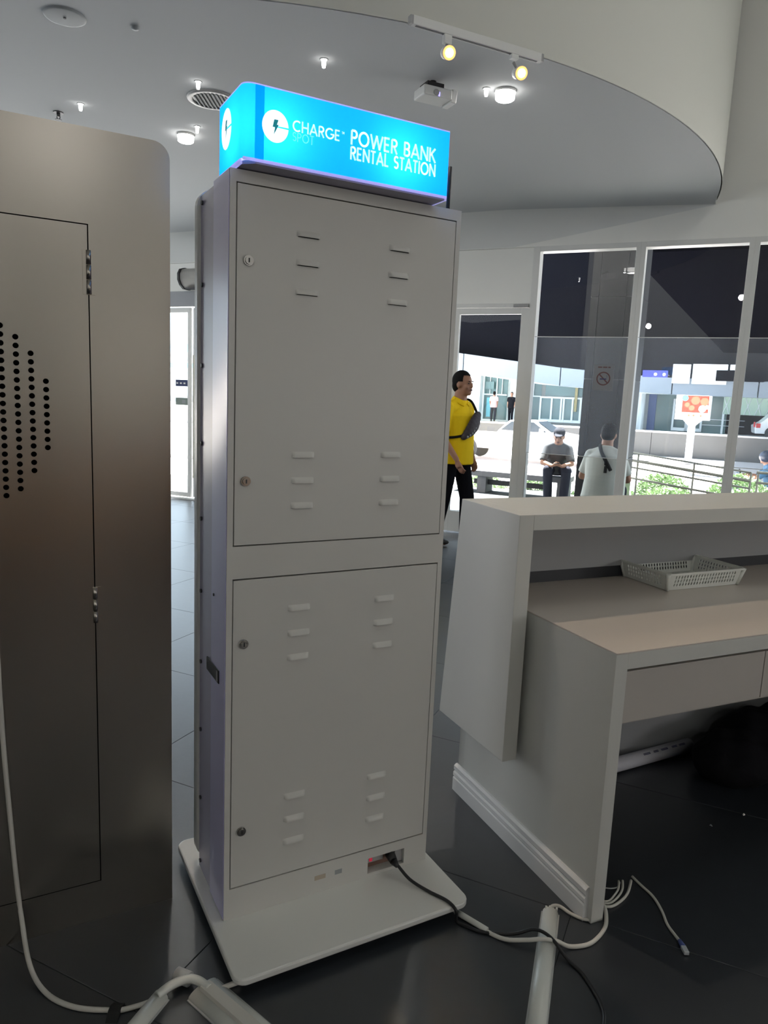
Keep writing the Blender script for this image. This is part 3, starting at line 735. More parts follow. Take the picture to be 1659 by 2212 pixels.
MB().prism([(-.018, .016), (-.014, .027), (.014, .027), (.018, .016)], 'x', .01, .33).build('ridge', 'cable', t2)
b = MB(); b.cyl((-.478, 1.655, .018), (-.440, 1.640, .018), .018, n=16); o = b.build('conduit_stub', 'pvcg'); tag(o, 'short grey conduit stub lying behind the bent cable', 'conduit')
cable('thick bent white cable joining the two white floor trunkings', [(-.505, 1.585, .018), (-.480, 1.612, .024), (-.445, 1.632, .026), (-.415, 1.630, .024), (-.385, 1.612, .02)], .011, 'pvc')
cable('short white cable end poking out at the corner of the kiosk foot plate', [(-.365, 1.618, .010), (-.345, 1.635, .008), (-.315, 1.652, .008)], .0065)
# cable drooping in front of the steel cabinet
MS = Matrix.Translation(STEEL0) @ Matrix.Rotation(KY, 4, 'Z')
def Sp(x, y, z): return MS @ Vector((x, y, z))
cable('white cable hanging down the steel cabinet and curling onto the floor', [Sp(-.52, .12, 2.107), Sp(-.52, .02, 2.108), Sp(-.52, -.012, 2.07), Sp(-.515, -.012, 1.7), Sp(-.49, -.014, 1.3), Sp(-.458, -.02, 1.0), Sp(-.432, -.022, .85), Sp(-.428, -.02, .709), Sp(-.424, -.02, .55), Sp(-.417, -.02, .388), Sp(-.409, -.025, .22), Sp(-.400, -.04, .10), (-.850, 1.650, .03), (-.782, 1.592, .006), (-.698, 1.555, .006), (-.606, 1.550, .006), (-.582, 1.552, .006), (-.535, 1.572, .006), (-.505, 1.585, .012)], .0062)
b = MB(); b.prism([(-.030, 0), (-.008, .0132), (.008, .0132), (.030, 0)], 'x', -.014, .014); o = b.build('tape_strip', 'tape', None, (-.596, 1.549, 0.0003), R(2)); tag(o, 'black tape strip holding the white cable to the floor', 'tape')
# cables at the counter corner
cable('white cable looping from under the kiosk around the counter corner', [kiosk_pt(.58, .05, .02), (.26, 1.945, .008), (.294, 1.915, .006), (.378, 1.847, .006), (.445, 1.828, .018), (.49, 1.822, .028), (.53, 1.822, .024), (.568, 1.823, .008), (.620, 1.835, .006), (.657, 1.863, .006), (.690, 1.905, .006), (.706, 1.945, .006), (.712, 1.985, .012), (.700, 2.02, .02)], .0058)
sl = MB(); sl.tube([(.262, 1.942, .009), (.285, 1.923, .0085), (.318, 1.895, .008), (.345, 1.873, .007)], .0085, 10); o = sl.build('cable_sleeve', 'pvc'); tag(o, 'white sleeve on the cable beside the kiosk foot plate', 'sleeve')
cable('white cable bending out of the trunking mouth to the counter corner', [(.535, 1.93, .012), (.548, 1.972, .014), (.575, 1.984, .010), (.605, 1.958, .006), (.640, 1.937, .006), (.675, 1.945, .006), (.695, 1.970, .008), (.704, 2.0, .012)], .0050)
cable('thin white cable curving inside the desk, nearest the counter corner', [(.705, 2.000, .006), (.735, 1.998, .005), (.773, 2.024, .005), (.808, 2.065, .005), (.838, 2.125, .005)], .0042)
cable('thin white cable curving inside the desk, middle of three', [(.708, 2.016, .006), (.735, 2.012, .005), (.768, 2.040, .005), (.795, 2.078, .005), (.810, 2.123, .005)], .0036)
cable('thin grey cable curving inside the desk, deepest of three', [(.712, 2.022, .006), (.735, 2.022, .005), (.760, 2.048, .005), (.784, 2.082, .005), (.797, 2.120, .005)], .0034)
cable('faint thin grey wire reaching the counter end panel under the desk', [(.730, 2.089, .004), (.760, 2.083, .004), (.785, 2.092, .004), (.800, 2.115, .004)], .0022, 'pvcg', 'wire')
et = thing('network_cable', 'loose network cable with blue boot and clear plug on the dark floor', 'cable', (0, 0, 0))
b = MB(); b.tube(crv([(.848, 2.145, .005), (.862, 2.105, .005), (.882, 2.052, .005), (.886, 1.99, .005), (.881, 1.932, .005), (.886, 1.890, .006), (.890, 1.862, .008)]), .0042, 8); b.build('lead', 'cable', et)
b = MB(); b.cyl((.890, 1.864, .008), (.891, 1.840, .009), .0058, .0075, n=12); b.build('boot', 'bootb', et)
b = MB(); b.box(.884, .898, 1.815, 1.841, .003, .013); b.build('plug', 'clearp', et, bevel=.001)

# ------------------------------------------------------------------ CEILING FITTINGS
def area(loc, e, size, col=(1, .97, .92)):
    lamp('downlight_lamp', 'AREA', (loc[0], loc[1], loc[2]-.03), e, col, target=(loc[0], loc[1], 0), shape='DISK', size=size)
def small_light(loc, label):
    t = thing('recessed_downlight', label, 'downlight', loc)
    MB().lathe([(.024, -.001), (.024, -.003), (.016, -.003), (.015, .0)], (0, 0, 0), 24).build('trim_ring', 'ceil', t)
    MB().lathe([(.0, -.046), (.009, -.044), (.012, -.03), (.012, .0)], (0, 0, 0), 16).build('bulb', 'led', t)
    area((loc[0], loc[1], loc[2]-.03), 1.5, .03); return t
for loc, lab in (((-.449, 4.484, CZ), 'small glowing downlight on the ceiling directly above the blue sign'),
                 ((-1.258, 4.863, CZ), 'small glowing downlight just above the round slotted vent'),
                 ((-2.170, 5.312, CZ), 'small glowing downlight above the steel cabinet'),
                 ((-1.468, 5.652, CZ), 'small glowing downlight touching the surface lamp left of the blue sign'),
                 ((.509, 4.782, CZ), 'small glowing downlight close to the surface lamp below the track')):
    small_light(loc, lab)
def big_light(loc, label):
    t = thing('surface_lamp', label, 'lamp', loc)
    MB().cyl((0, 0, 0), (0, 0, -.014), .064, n=28).build('mount', 'lampw', t)
    MB().lathe([(.060, -.014), (.058, -.050), (.050, -.056), (.0, -.057)], (0, 0, 0), 28).build('diffuser', 'led', t)
    area((loc[0], loc[1], loc[2]-.05), 4.0, .10); return t
big_light((-1.60, 5.83, CZ), 'bright round white surface lamp left of the blue sign')
big_light((.627, 4.80, CZ), 'bright round white surface lamp beneath the track spotlights')
for k, (x, y) in enumerate(((-3.2, 4.6), (-3.6, 6.4), (-2.6, 7.4), (-.9, 7.2), (.8, 6.4))):
    area((x, y, CZ), 3.0, .10)  # extra lamps without fittings, added for fill
# track with two warm spots along the edge of the round ceiling
tA, tB = Vector((.034, 3.985, 3.335)), Vector((.742, 4.335, 3.335))
ta = math.atan2((tB-tA).y, (tB-tA).x); tl_ = (tB-tA).length
tk = thing('track_light', 'white ceiling track carrying two warm glowing spotlights', 'track light', tA, ta)
MB().box(0, tl_, -.016, .016, -.012, .030).build('rail', 'lampw', tk, bevel=.002)
MB().box(.02, tl_-.02, -.006, .006, -.0135, -.011).build('slot', 'grille', tk)
for xx in (-.015, tl_-.01): MB().box(xx, xx+.025, -.015, .015, -.011, .028).build('end_cap', 'lampg', tk)
for xx, sid in ((.205, 0), (.62, 1)):
    hd_ = MB().box(xx-.022, xx+.022, -.014, .014, -.055 if sid == 0 else -.035, -.012).build('spotlight', 'lampw', tk, bevel=.002)
    hd_['label'] = 'warm spotlight further from the curved ceiling edge' if sid == 0 else 'warm spotlight close to the curved ceiling edge'
    c = Vector((xx+(.0 if sid == 0 else .035), -.030, -.105)); dr = Vector((-.30, -1.0, -.42)).normalized()
    b = MB(); b.cyl(c-dr*.085, c, .030, .034, n=24); b.cyl(c-dr*.10, c-dr*.085, .016, .030, n=20); b.build('lamp_can', 'lampw', hd_)
    b = MB(); b.cyl((xx, 0, -.05), c-dr*.06, .008, n=10); b.build('yoke', 'lampg', hd_)
    b = MB(); b.cyl(c-dr*.002, c+dr*.002, .033, n=24); b.build('reflector', 'warmr', hd_)
    b = MB(); b.cyl(c+dr*.001, c+dr*.005, .021, n=24); b.build('lens', 'warm', hd_)
    wm = Matrix.Translation(tA) @ Matrix.Rotation(ta, 4, 'Z')
    src = wm @ (c+dr*.03)
    lamp('spot_beam', 'SPOT', src, 12, (1, .74, .46), target=(1.35+.35*sid, 1.7, .8), spot_size=R(75), spot_blend=.6, shadow_soft_size=.02)
# hanging white projector
pj = thing('projector', 'small white projector hung from the ceiling under the track', 'projector', (.19, 4.72, CZ), R(25))
MB().box(-.10, .09, -.07, .07, -.105, -.050).build('housing', 'lampw', pj, bevel=.008)
MB().prism([(-.055, -.115), (.055, -.115), (.07, -.045), (-.07, -.045)], 'x', .09, .125).build('front_cover', 'lampw', pj, bevel=.004)
MB().box(-.07, .04, -.05, .05, -.052, -.022).build('mount_plate', 'black', pj)
MB().cyl((-.01, 0, -.03), (-.01, 0, 0), .02, n=12).build('ceiling_stem', 'black', pj)
b = MB(); b.cyl((-.02, -.072, -.085), (-.02, -.074, -.085), .018, n=14); b.build('lens_ring', 'lampg', pj)
MB().box(-.005, .003, -.0735, -.071, -.104, -.080).build('status_light', 'pled', pj)
# vent, speaker, sensor, sprinkler
vt = thing('ceiling_vent', 'round dark slotted ceiling vent beside the blue sign', 'vent', (-1.235, 5.14, CZ))
MB().lathe([(.165, 0), (.162, -.008), (.130, -.010), (.128, 0)], (0, 0, 0), 32).build('ring', 'lampg', vt)
MB().cyl((0, 0, -.001), (0, 0, -.003), .128, n=28).build('dark_throat', 'black', vt)
for k in range(9):
    x = -.10+.025*k; l = math.sqrt(max(0, .126**2-x*x)); MB().box(x-.004, x+.004, -l, l, -.014, -.003).build('vent_slat', 'speak', vt)
sp1 = thing('ceiling_speaker', 'round flat grey speaker grille in the ceiling corner', 'speaker', (-1.754, 4.118, CZ))
MB().lathe([(.105, 0), (.103, -.006), (.092, -.008), (.0, -.008)], (0, 0, 0), 32).build('grille', 'speak', sp1)
MB().cyl((.0, 0, -.008), (0, 0, -.013), .007, n=10).build('centre_stud', 'grille', sp1)
se = MB(); se.lathe([(.022, 0), (.020, -.012), (.0, -.016)], (0, 0, 0), 16); o = se.build('ceiling_sensor', 'speak', None, (-1.419, 4.199, CZ)); tag(o, 'tiny grey sensor beside the round ceiling speaker', 'sensor')
sk_ = thing('sprinkler', 'small dark sprinkler head hanging above the steel cabinet', 'sprinkler', (-2.40, 5.49, CZ))
b = MB(); b.cyl((0, 0, 0), (0, 0, -.006), .034, n=16); b.cyl((0, 0, -.006), (0, 0, -.03), .012, n=12); b.build('body', 'grille', sk_)
b = MB(); b.cyl((0, 0, -.048), (0, 0, -.051), .022, n=14); b.cyl((.012, 0, -.03), (.006, 0, -.05), .003, n=6); b.cyl((-.012, 0, -.03), (-.006, 0, -.05), .003, n=6); b.build('deflector', 'grille', sk_)
# air curtain over the sliding entrance
ac = thing('air_curtain', 'grey air curtain with black rimmed end above the sliding entrance', 'air curtain', W(-.02, -.001, 2.715), WY)
prf = [(0, .0), (0, .245), (-.10, .245), (-.17, .225), (-.205, .17), (-.205, .10), (-.17, .04), (-.11, .0)]
MB().prism(prf, 'x', .03, 1.6, True).build('casing', 'air', ac)
MB().prism([(y*1.06, (z-.12)*1.06+.12) for y, z in prf], 'x', .0, .03).build('end_cap', 'black', ac)
MB().box(.08, 1.55, -.16, -.08, -.012, .004).build('outlet_slot', 'grille', ac)
#INTERIOR_END

# ------------------------------------------------------------------ PEOPLE
def person(name, label, loc, rz, J, clothes, group=None, vox=.008, fingers=True, scale=1.0, skin='skin', hair='hair', cap=None, face=True):
    """J: joint table (local, +x forwards, +y to the left). clothes: list of (name, material, fn(MB))."""
    t = thing(name, label, 'person', loc, rz, group); t.scale = (scale,)*3
    b = MB(); V = lambda k: Vector(J[k])
    hd = V('head'); hf = Vector(J['face']).normalized(); hu = Vector(J.get('up', (0, 0, 1))).normalized(); hl_ = hu.cross(hf).normalized(); hu = hf.cross(hl_)
    HM = Matrix((hf, hl_, hu)).transposed()
    def hp(x, y, z): return hd+HM @ Vector((x, y, z))
    # head: skull, jaw, nose, ears, brow, neck
    b.ell(hp(-.008, 0, .025), .098, .078, .105, 20, 14, HM); b.ell(hp(.022, 0, -.045), .068, .060, .072, 18, 12, HM)
    b.ell(hp(.062, 0, -.088), .030, .032, .026, 12, 8, HM); b.ell(hp(.058, 0, .030), .034, .058, .022, 14, 8, HM)
    b.ell(hp(.092, 0, -.012), .020, .013, .026, 12, 8, HM); b.ell(hp(.098, 0, -.026), .016, .018, .012, 12, 8, HM)
    b.ell(hp(.080, 0, -.062), .016, .028, .013, 12, 8, HM)
    for s in (1, -1):
        b.ell(hp(-.005, s*.080, -.01), .022, .010, .034, 12, 8, HM); b.ell(hp(.060, s*.040, -.03), .024, .024, .026, 12, 8, HM)
    b.cyl(V('neck'), hp(-.02, 0, -.06), .068, .062, n=16)
    # trunk
    pel, wst, chs = V('pelvis'), V('waist'), V('chest')
    sy_ = Vector(J['shL'])-Vector(J['shR']); sy_ = sy_.normalized()
    def slab(p, q, rx0, ry0, rx1, ry1):
        a = (q-p).normalized(); e2 = (sy_-a*sy_.dot(a)).normalized(); e1 = e2.cross(a); n = 20; vs = []
        for pp, rx, ry in ((p, rx0, ry0), (q, rx1, ry1)):
            for i in range(n): th = 2*PI*i/n; vs.append(pp+e1*rx*math.cos(th)+e2*ry*math.sin(th))
        b.add(vs, [(i, (i+1) % n, n+(i+1) % n, n+i) for i in range(n)], True); b.add(vs[:n], [tuple(range(n-1, -1, -1))]); b.add(vs[n:], [tuple(range(n))])
    slab(pel, wst, .115, .155, .115, .145); slab(wst, chs, .115, .145, .120, .165); slab(chs, V('neck'), .120, .165, .06, .07)
    def limb(p, q, r0, r1): b.cyl(p, q, r0, r1, n=14); b.ell(p, r0, r0, r0, 12, 8); b.ell(q, r1, r1, r1, 12, 8)
    for s in ('L', 'R'):
        limb(V('sh'+s), V('el'+s), .052, .042); limb(V('el'+s), V('wr'+s), .041, .027)
        limb(V('hip'+s), V('kn'+s), .082, .056); limb(V('kn'+s), V('an'+s), .055, .038)
        b.cyl(chs, V('sh'+s), .08, .055, n=12)
        an = V('an'+s); fd = Vector(J.get('toe'+s, (1, 0, 0))).normalized(); b.cyl(an+Vector((0, 0, -.045))-fd*.05, an+Vector((0, 0, -.055))+fd*.15, .035, .028, n=12)
        # hand: palm, four fingers, thumb
        wr = V('wr'+s); hdv = Vector(J['hand'+s]).normalized(); pn = Vector(J['palm'+s]).normalized()
        sd_ = pn.cross(hdv).normalized()*(1 if s == 'R' else -1)
        b.cyl(wr, wr+hdv*.085, .026, .036, n=12, sq=.55 if True else 1, ref=sd_)
        if fingers:
            for k in range(4):
                o_ = sd_*(.030-.020*k); L1 = (.040, .046, .043, .034)[k]
                p0 = wr+hdv*.080+o_; p1 = p0+hdv*L1+pn*.008; p2 = p1+hdv*L1*.55+pn*.022
                b.cyl(p0-hdv*.02, p1, .0095, .0088, n=8); b.cyl(p1, p2, .0088, .0075, n=8); b.ell(p1, .009, .009, .009, 8, 6); b.ell(p2, .0078, .0078, .0078, 8, 6)
            p0 = wr+hdv*.030+sd_*.026; p1 = p0+hdv*.028+sd_*.022+pn*.010; p2 = p1+hdv*.026+sd_*.004+pn*.008
            b.cyl(p0, p1, .013, .0105, n=8); b.cyl(p1, p2, .0105, .0085, n=8); b.ell(p2, .0088, .0088, .0088, 8, 6)
    body = mesh_obj('body', voxel_mesh(b, vox, 3), skin, t)
    hb = MB()
    hb.ell(hp(-.016, 0, .040), .103, .086, .102, 22, 14, HM); hb.ell(hp(-.055, 0, -.010), .058, .080, .075, 18, 12, HM)
    hm = voxel_mesh(hb, max(.009, vox), 2)
    # open the face: drop hair that lies ahead of the hairline
    bm = bmesh.new(); bm.from_mesh(hm); inv = HM.inverted()
    dl = []
    for v in bm.verts:
        q = inv @ (v.co-hd)
        if q.x > .045 and q.z < .078 or (q.x > -.004 and q.z < .022): dl.append(v)
    bmesh.ops.delete(bm, geom=dl, context='VERTS'); bm.to_mesh(hm); bm.free()
    for p in hm.polygons: p.use_smooth = True
    mesh_obj('hair', hm, hair, t)
    if face:
        for s in (1, -1):
            e_ = MB(); e_.ell(hp(.084, s*.032, .004), .008, .015, .006, 10, 6, HM); e_.build('eye', 'eye', t)
            e_ = MB(); e_.ell(hp(.092, s*.032, .024), .006, .020, .004, 10, 6, HM); e_.build('eyebrow', 'hair', t)
        e_ = MB(); e_.ell(hp(.094, 0, -.060), .006, .024, .009, 12, 6, HM); e_.build('mouth', 'mouth', t)
    for nm, m, fn in clothes:
        c = MB(); fn(c, V, hp, HM, sy_); mesh_obj(nm, voxel_mesh(c, vox*1.15, 2), m, t)
    return t, hp, HM
def slab2(b, p, q, rx0, ry0, rx1, ry1, sy_, n=24):
    a = (q-p).normalized(); e2 = (sy_-a*sy_.dot(a)).normalized(); e1 = e2.cross(a); vs = []
    for pp, rx, ry in ((p, rx0, ry0), (q, rx1, ry1)):
        for i in range(n): th = 2*PI*i/n; vs.append(pp+e1*rx*math.cos(th)+e2*ry*math.sin(th))
    b.add(vs, [(i, (i+1) % n, n+(i+1) % n, n+i) for i in range(n)]); b.add(vs[:n], [tuple(range(n-1, -1, -1))]); b.add(vs[n:], [tuple(range(n))])
def shirt(belly=1.0, sleeve=.75, low=.10, wide=1.0):
    def fn(b, V, hp, HM, sy_):
        pel, wst, chs, nk = V('pelvis'), V('waist'), V('chest'), V('neck')
        dn = (pel-wst).normalized()
        slab2(b, pel+dn*low, pel, .158*belly, .208*wide, .154*belly, .198*wide, sy_); slab2(b, pel, wst, .154*belly, .198*wide, .152*belly, .178*wide, sy_)
        slab2(b, wst, chs, .152*belly, .178*wide, .142, .190*wide, sy_); slab2(b, chs, chs+(nk-chs)*.75, .142, .190*wide, .085, .11, sy_)
        slab2(b, chs+(nk-chs)*.6, nk+(nk-chs).normalized()*.012, .088, .098, .072, .072, sy_)
        for s in 'LR':
            a, e = V('sh'+s), V('el'+s); b.ell(a, .066, .066, .066, 14, 10); b.cyl(a, a+(e-a)*sleeve, .066, .064, n=16); b.cyl(chs+(nk-chs)*.35, a, .095, .060, n=14); b.cyl(nk-(nk-chs)*.1, a, .055, .058, n=14)
    return fn
def trousers():
    def fn(b, V, hp, HM, sy_):
        pel, wst = V('pelvis'), V('waist')
        slab2(b, pel-(wst-pel)*.35, pel+(wst-pel)*.35, .128, .172, .128, .168, sy_)
        for s in 'LR':
            h_, k_, a_ = V('hip'+s), V('kn'+s), V('an'+s)
            b.cyl(h_, k_, .096, .076, n=16); b.ell(h_, .096, .096, .096, 14, 10); b.ell(k_, .076, .076, .076, 12, 8); b.cyl(k_, a_+(k_-a_)*.04, .076, .066, n=16)
    return fn
def shoe(sd_):
    def fn(b, V, hp, HM, sy_):
        a = V('an'+sd_); b.ell(a+Vector((.055, 0, -.048)), .135, .048, .036, 16, 10); b.cyl(a+Vector((-.03, 0, -.05)), a+Vector((0, 0, .02)), .046, .042, n=12)
    return fn
SHOES = [('shoe', 'shoe', shoe('L')), ('shoe', 'shoe', shoe('R'))]
# --- standing man in yellow (local +x is where he faces)
JY = dict(pelvis=(0, 0, .93), waist=(.005, 0, 1.10), chest=(.0, 0, 1.33), neck=(.02, 0, 1.475), head=(.045, 0, 1.635), face=(1, .06, .06),
    shL=(0, .185, 1.405), shR=(0, -.185, 1.405), elL=(-.03, .235, 1.13), elR=(.0, -.250, 1.12), wrL=(.06, .225, .90), wrR=(.165, -.215, .905),
    handL=(.35, 0, -1), handR=(.45, .15, -1), palmL=(.2, -1, 0), palmR=(.2, 1, 0),
    hipL=(0, .095, .90), hipR=(0, -.095, .90), knL=(.10, .105, .50), knR=(-.04, -.115, .49), anL=(.10, .115, .09), anR=(-.12, -.125, .09))
MY = R(-40)
man, hp, HM = person('person', 'man in yellow polo shirt and black trousers standing by the glass door', (.700, 7.45, 0), MY, JY,
    [('polo_shirt', 'yellow', shirt(1.12, .80, .085, 1.05)), ('trousers', 'trous', trousers())]+SHOES, vox=.0085)
cl = MB(); nk = Vector((.02, 0, 1.475))
for s in (1, -1):
    cl.add([nk+Vector(p) for p in ((-.075, s*.01, .045), (-.02, s*.078, .040), (.060, s*.050, .005), (.085, s*.008, -.030), (.088, s*.050, -.055), (.04, s*.105, -.02), (-.05, s*.10, .0), (-.095, s*.01, .005))], [(0, 1, 6, 7), (1, 2, 5, 6), (2, 3, 4, 5)])
o = cl.build('collar', 'yellow', man); md = o.modifiers.new('t', 'SOLIDIFY'); md.thickness = .008
sb = thing('sling_bag', 'dark patterned sling bag strapped across the chest of the man in yellow', 'bag', (.700, 7.45, 0), MY)
bm_ = MB()
for t_ in range(9):
    f_ = t_/8; c = Vector((.165+.028*math.sin(PI*f_), .105-.20*f_, 1.33-.20*f_)); rr = .02+.062*math.sin(PI*min(1, .12+f_*.82))
    bm_.ell(c, .038, .052, rr, 14, 10, Matrix.Rotation(R(40), 3, 'X'))
mesh_obj('pouch', voxel_mesh(bm_, .009, 3), 'bagp', sb)
stp = MB(); stp.tube(crv([(.172, .10, 1.335), (.130, .115, 1.40), (.065, .125, 1.475), (-.01, .12, 1.485), (-.10, .09, 1.44), (-.155, .02, 1.33), (-.165, -.09, 1.22), (-.12, -.19, 1.14), (-.02, -.222, 1.11), (.09, -.165, 1.115), (.165, -.08, 1.14)], 5), .0125, 8); stp.build('strap', 'blackm', sb)
for k in range(7):
    f_ = (k+.6)/7.5; c = Vector((.165+.028*math.sin(PI*f_), .105-.20*f_, 1.33-.20*f_)); rr = .02+.062*math.sin(PI*min(1, .12+f_*.82))
    zz = MB(); zz.ell(c+Vector((.030, -.028, -rr*.62)), .012, .010, .013, 8, 6); zz.build('printed_mark', 'speak', sb)
# --- seated man, dark clothes, outside on the stone bench (facing the glass, leaning forward)
JD = dict(pelvis=(0, 0, .10), waist=(.06, 0, .25), chest=(.19, 0, .43), neck=(.28, 0, .53), head=(.36, .0, .63), face=(1, -.1, -.35), up=(.3, 0, 1),
    shL=(.205, .155, .445), shR=(.205, -.155, .445), elL=(.31, .215, .22), elR=(.31, -.215, .22), wrL=(.48, .07, .19), wrR=(.48, -.07, .19),
    handL=(.6, -.4, .2), handR=(.6, .4, .2), palmL=(.0, -.3, 1), palmR=(.0, .3, 1),
    hipL=(0, .10, .09), hipR=(0, -.10, .09), knL=(.42, .15, .12), knR=(.42, -.13, .12), anL=(.38, .13, -.36), anR=(.30, -.10, -.36))
dk, hp2, HM2 = person('person', 'man in dark clothes and cap sitting bent forward on the stone bench outside', W(4.02, 3.87, .36), WY-R(90)+R(12), JD,
    [('shirt', 'grey_shirt', shirt(1.0, .9, .02)), ('trousers', 'jean', trousers())]+SHOES, vox=.013, fingers=True)
c_ = MB(); c_.ell(hp2(-.012, 0, .055), .106, .090, .085, 18, 10, HM2)
c_.ell(hp2(.11, 0, .060), .075, .070, .010, 14, 6, HM2); mesh_obj('cap', voxel_mesh(c_, .010, 1), 'dkshirt', dk)
ph_ = MB().box(.535, .625, -.05, .05, .235, .243).build('phone', 'black', None, dk.location, WY-R(78), bevel=.002); tag(ph_, 'dark phone held in both hands of the seated man in dark clothes', 'phone')
# --- seated man in white T-shirt seen from behind
JW = dict(pelvis=(0, 0, .11), waist=(.01, 0, .29), chest=(.05, 0, .50), neck=(.095, 0, .635), head=(.135, .0, .775), face=(1, .05, -.25), up=(.2, 0, 1),
    shL=(.06, .165, .545), shR=(.06, -.165, .545), elL=(.11, .255, .29), elR=(.11, -.255, .29), wrL=(.30, .14, .24), wrR=(.30, -.14, .24),
    handL=(.8, -.5, .1), handR=(.8, .5, .1), palmL=(0, -.5, -1), palmR=(0, .5, -1),
    hipL=(0, .10, .10), hipR=(0, -.10, .10), knL=(.42, .13, .13), knR=(.42, -.13, .13), anL=(.40, .12, -.37), anR=(.40, -.12, -.37))
wm_, hp3, HM3 = person('person', 'man in white T-shirt with dark shoulder strap seen from behind, seated just outside the window', W(5.19, .78, .385), WY+R(90)-R(3), JW,
    [('tshirt', 'white_shirt', shirt(1.05, .82, .04, 1.12)), ('trousers', 'jean', trousers())]+SHOES, vox=.011, face=False)
s2 = thing('shoulder_strap', 'dark shoulder strap with buckle across the back of the man in white', 'strap', wm_.location, WY+R(87))
b = MB(); b.tube(crv([(.09, .07, .655), (.02, .06, .645), (-.07, .02, .585), (-.125, -.05, .49), (-.155, -.11, .40)], 5), .020, 8); b.build('webbing', 'blackm', s2)
b = MB(); b.tube(crv([(-.125, -.045, .50), (-.15, -.055, .44), (-.165, -.055, .37)], 4), .018, 8); b.build('strap_tail', 'blackm', s2)

# ------------------------------------------------------------------ OUTSIDE
struct(MB().box(-14, 22, .15, 5.2, -.25, -.10).build('terrace', 'terr', loc=WALL0, rz=WY))
struct(MB().box(-40, 60, 5.2, 60, -.9, -.70).build('road', 'road', loc=WALL0, rz=WY))
struct(MB().box(-14, 22, 5.2, 5.4, -.7, -.02).build('trim_6', 'coping', loc=WALL0, rz=WY))
def bench(label, u0, u1, v0, v1, legs):
    t = thing('stone_bench', label, 'bench', W(u0, v0, -.10), WY)
    MB().box(0, u1-u0, 0, v1-v0, .36, .45).build('seat_slab', 'bench', t, bevel=.006)
    for a in legs: MB().box(a, a+.15, .04, v1-v0-.04, 0, .36).build('leg', 'bench', t, bevel=.004)
    MB().box(.33, u1-u0-.35, .15, .19, .22, .30).build('stretcher', 'black', t); return t
bench('long dark stone bench on the terrace under the seated man in dark clothes', 2.35, 4.25, 3.72, 4.18, (.42, 1.72))
bench('dark stone bench under the man in the white T-shirt', 4.62, 5.80, .52, .98, (.05, .95))
# clad column
col = thing('clad_column', 'dark panel clad square column on the terrace outside the window', 'column', W(4.72, 1.72, -.10), WY)
MB().box(.012, .588, .012, .588, 0, 4.3).build('core', 'joint', col)
zs = [0, .95, 1.9, 2.88, 3.8, 4.3]
for a, b_ in zip(zs[:-1], zs[1:]):
    for x0, x1 in ((0, .095), (.100, .415), (.420, .60)): MB().box(x0, x1, 0, .014, a+.003, b_-.003).build('panel', 'clad', col)
    MB().box(0, .014, .014, .60, a+.003, b_-.003).build('panel', 'clad', col); MB().box(.586, .60, .014, .60, a+.003, b_-.003).build('panel', 'clad', col)
# no smoking sheet on the glass, seen from its back
ns = thing('no_smoking_sign', 'white no smoking sheet with crossed circle stuck on the window glass', 'sign', W(5.225, .012, 1.634), WY)
MB().box(-.098, .098, 0, .002, 0, .256).build('sheet', 'nspaper', ns)
rg = MB(); n = 28; ro, rin = .068, .056
vs = [(ro*math.cos(2*PI*i/n), -.001, .118+ro*math.sin(2*PI*i/n)) for i in range(n)]+[(rin*math.cos(2*PI*i/n), -.001, .118+rin*math.sin(2*PI*i/n)) for i in range(n)]
rg.add(vs, [(i, (i+1) % n, n+(i+1) % n, n+i) for i in range(n)]); c45 = .707
rg.add([(-.045, -.001, .118+.036), (-.036, -.001, .118+.045), (.045, -.001, .118-.036), (.036, -.001, .118-.045)], [(0, 1, 2, 3)]); rg.build('prohibition_ring', 'nsred', ns, fix=False)
MB().box(-.034, .030, -.0015, -.0005, .108, .120).build('cigarette', 'ink', ns)
sm = MB(); sm.tube([(.03, -.001, .126), (.036, -.001, .138), (.028, -.001, .146), (.034, -.001, .156)], .002, 6); sm.build('smoke_mark', 'ink', ns)
for k, (a, b_) in enumerate(((-.06, -.02), (-.012, .03), (.038, .062))): MB().box(a, b_, -.0012, -.0004, .224, .236).build('heading_print', 'nsred', ns)
# railing of the ramp
rl = thing('ramp_railing', 'metal four bar ramp railing in front of the shrubs outside', 'railing', (0, 0, 0))
def railp(u, z): return W(u, 2.78-.12*(u-5.2), z)
def zt(u): return .875-.135*(u-5.2)/1.4
for off, r_ in ((0, .012), (-.105, .020), (-.20, .013), (-.345, .015)):
    b = MB(); b.tube([railp(4.95, zt(4.95)+off), railp(5.9, zt(5.9)+off), railp(6.72, zt(6.72)+off)], r_, 8); b.build('bar', 'rail', rl)
for off, r_ in ((0, .018), (-.13, .016), (-.26, .013), (-.36, .013)):
    b = MB(); b.tube([railp(6.78, .74+off), railp(9.5, .74+off)], r_, 8); b.build('bar', 'rail', rl)
for u in (5.34, 6.05, 6.72, 6.80, 7.7, 8.6, 9.5):
    b = MB(); b.cyl(railp(u, -.10), railp(u, zt(u) if u < 6.75 else .74), .014, n=8); b.build('post', 'rail', rl)
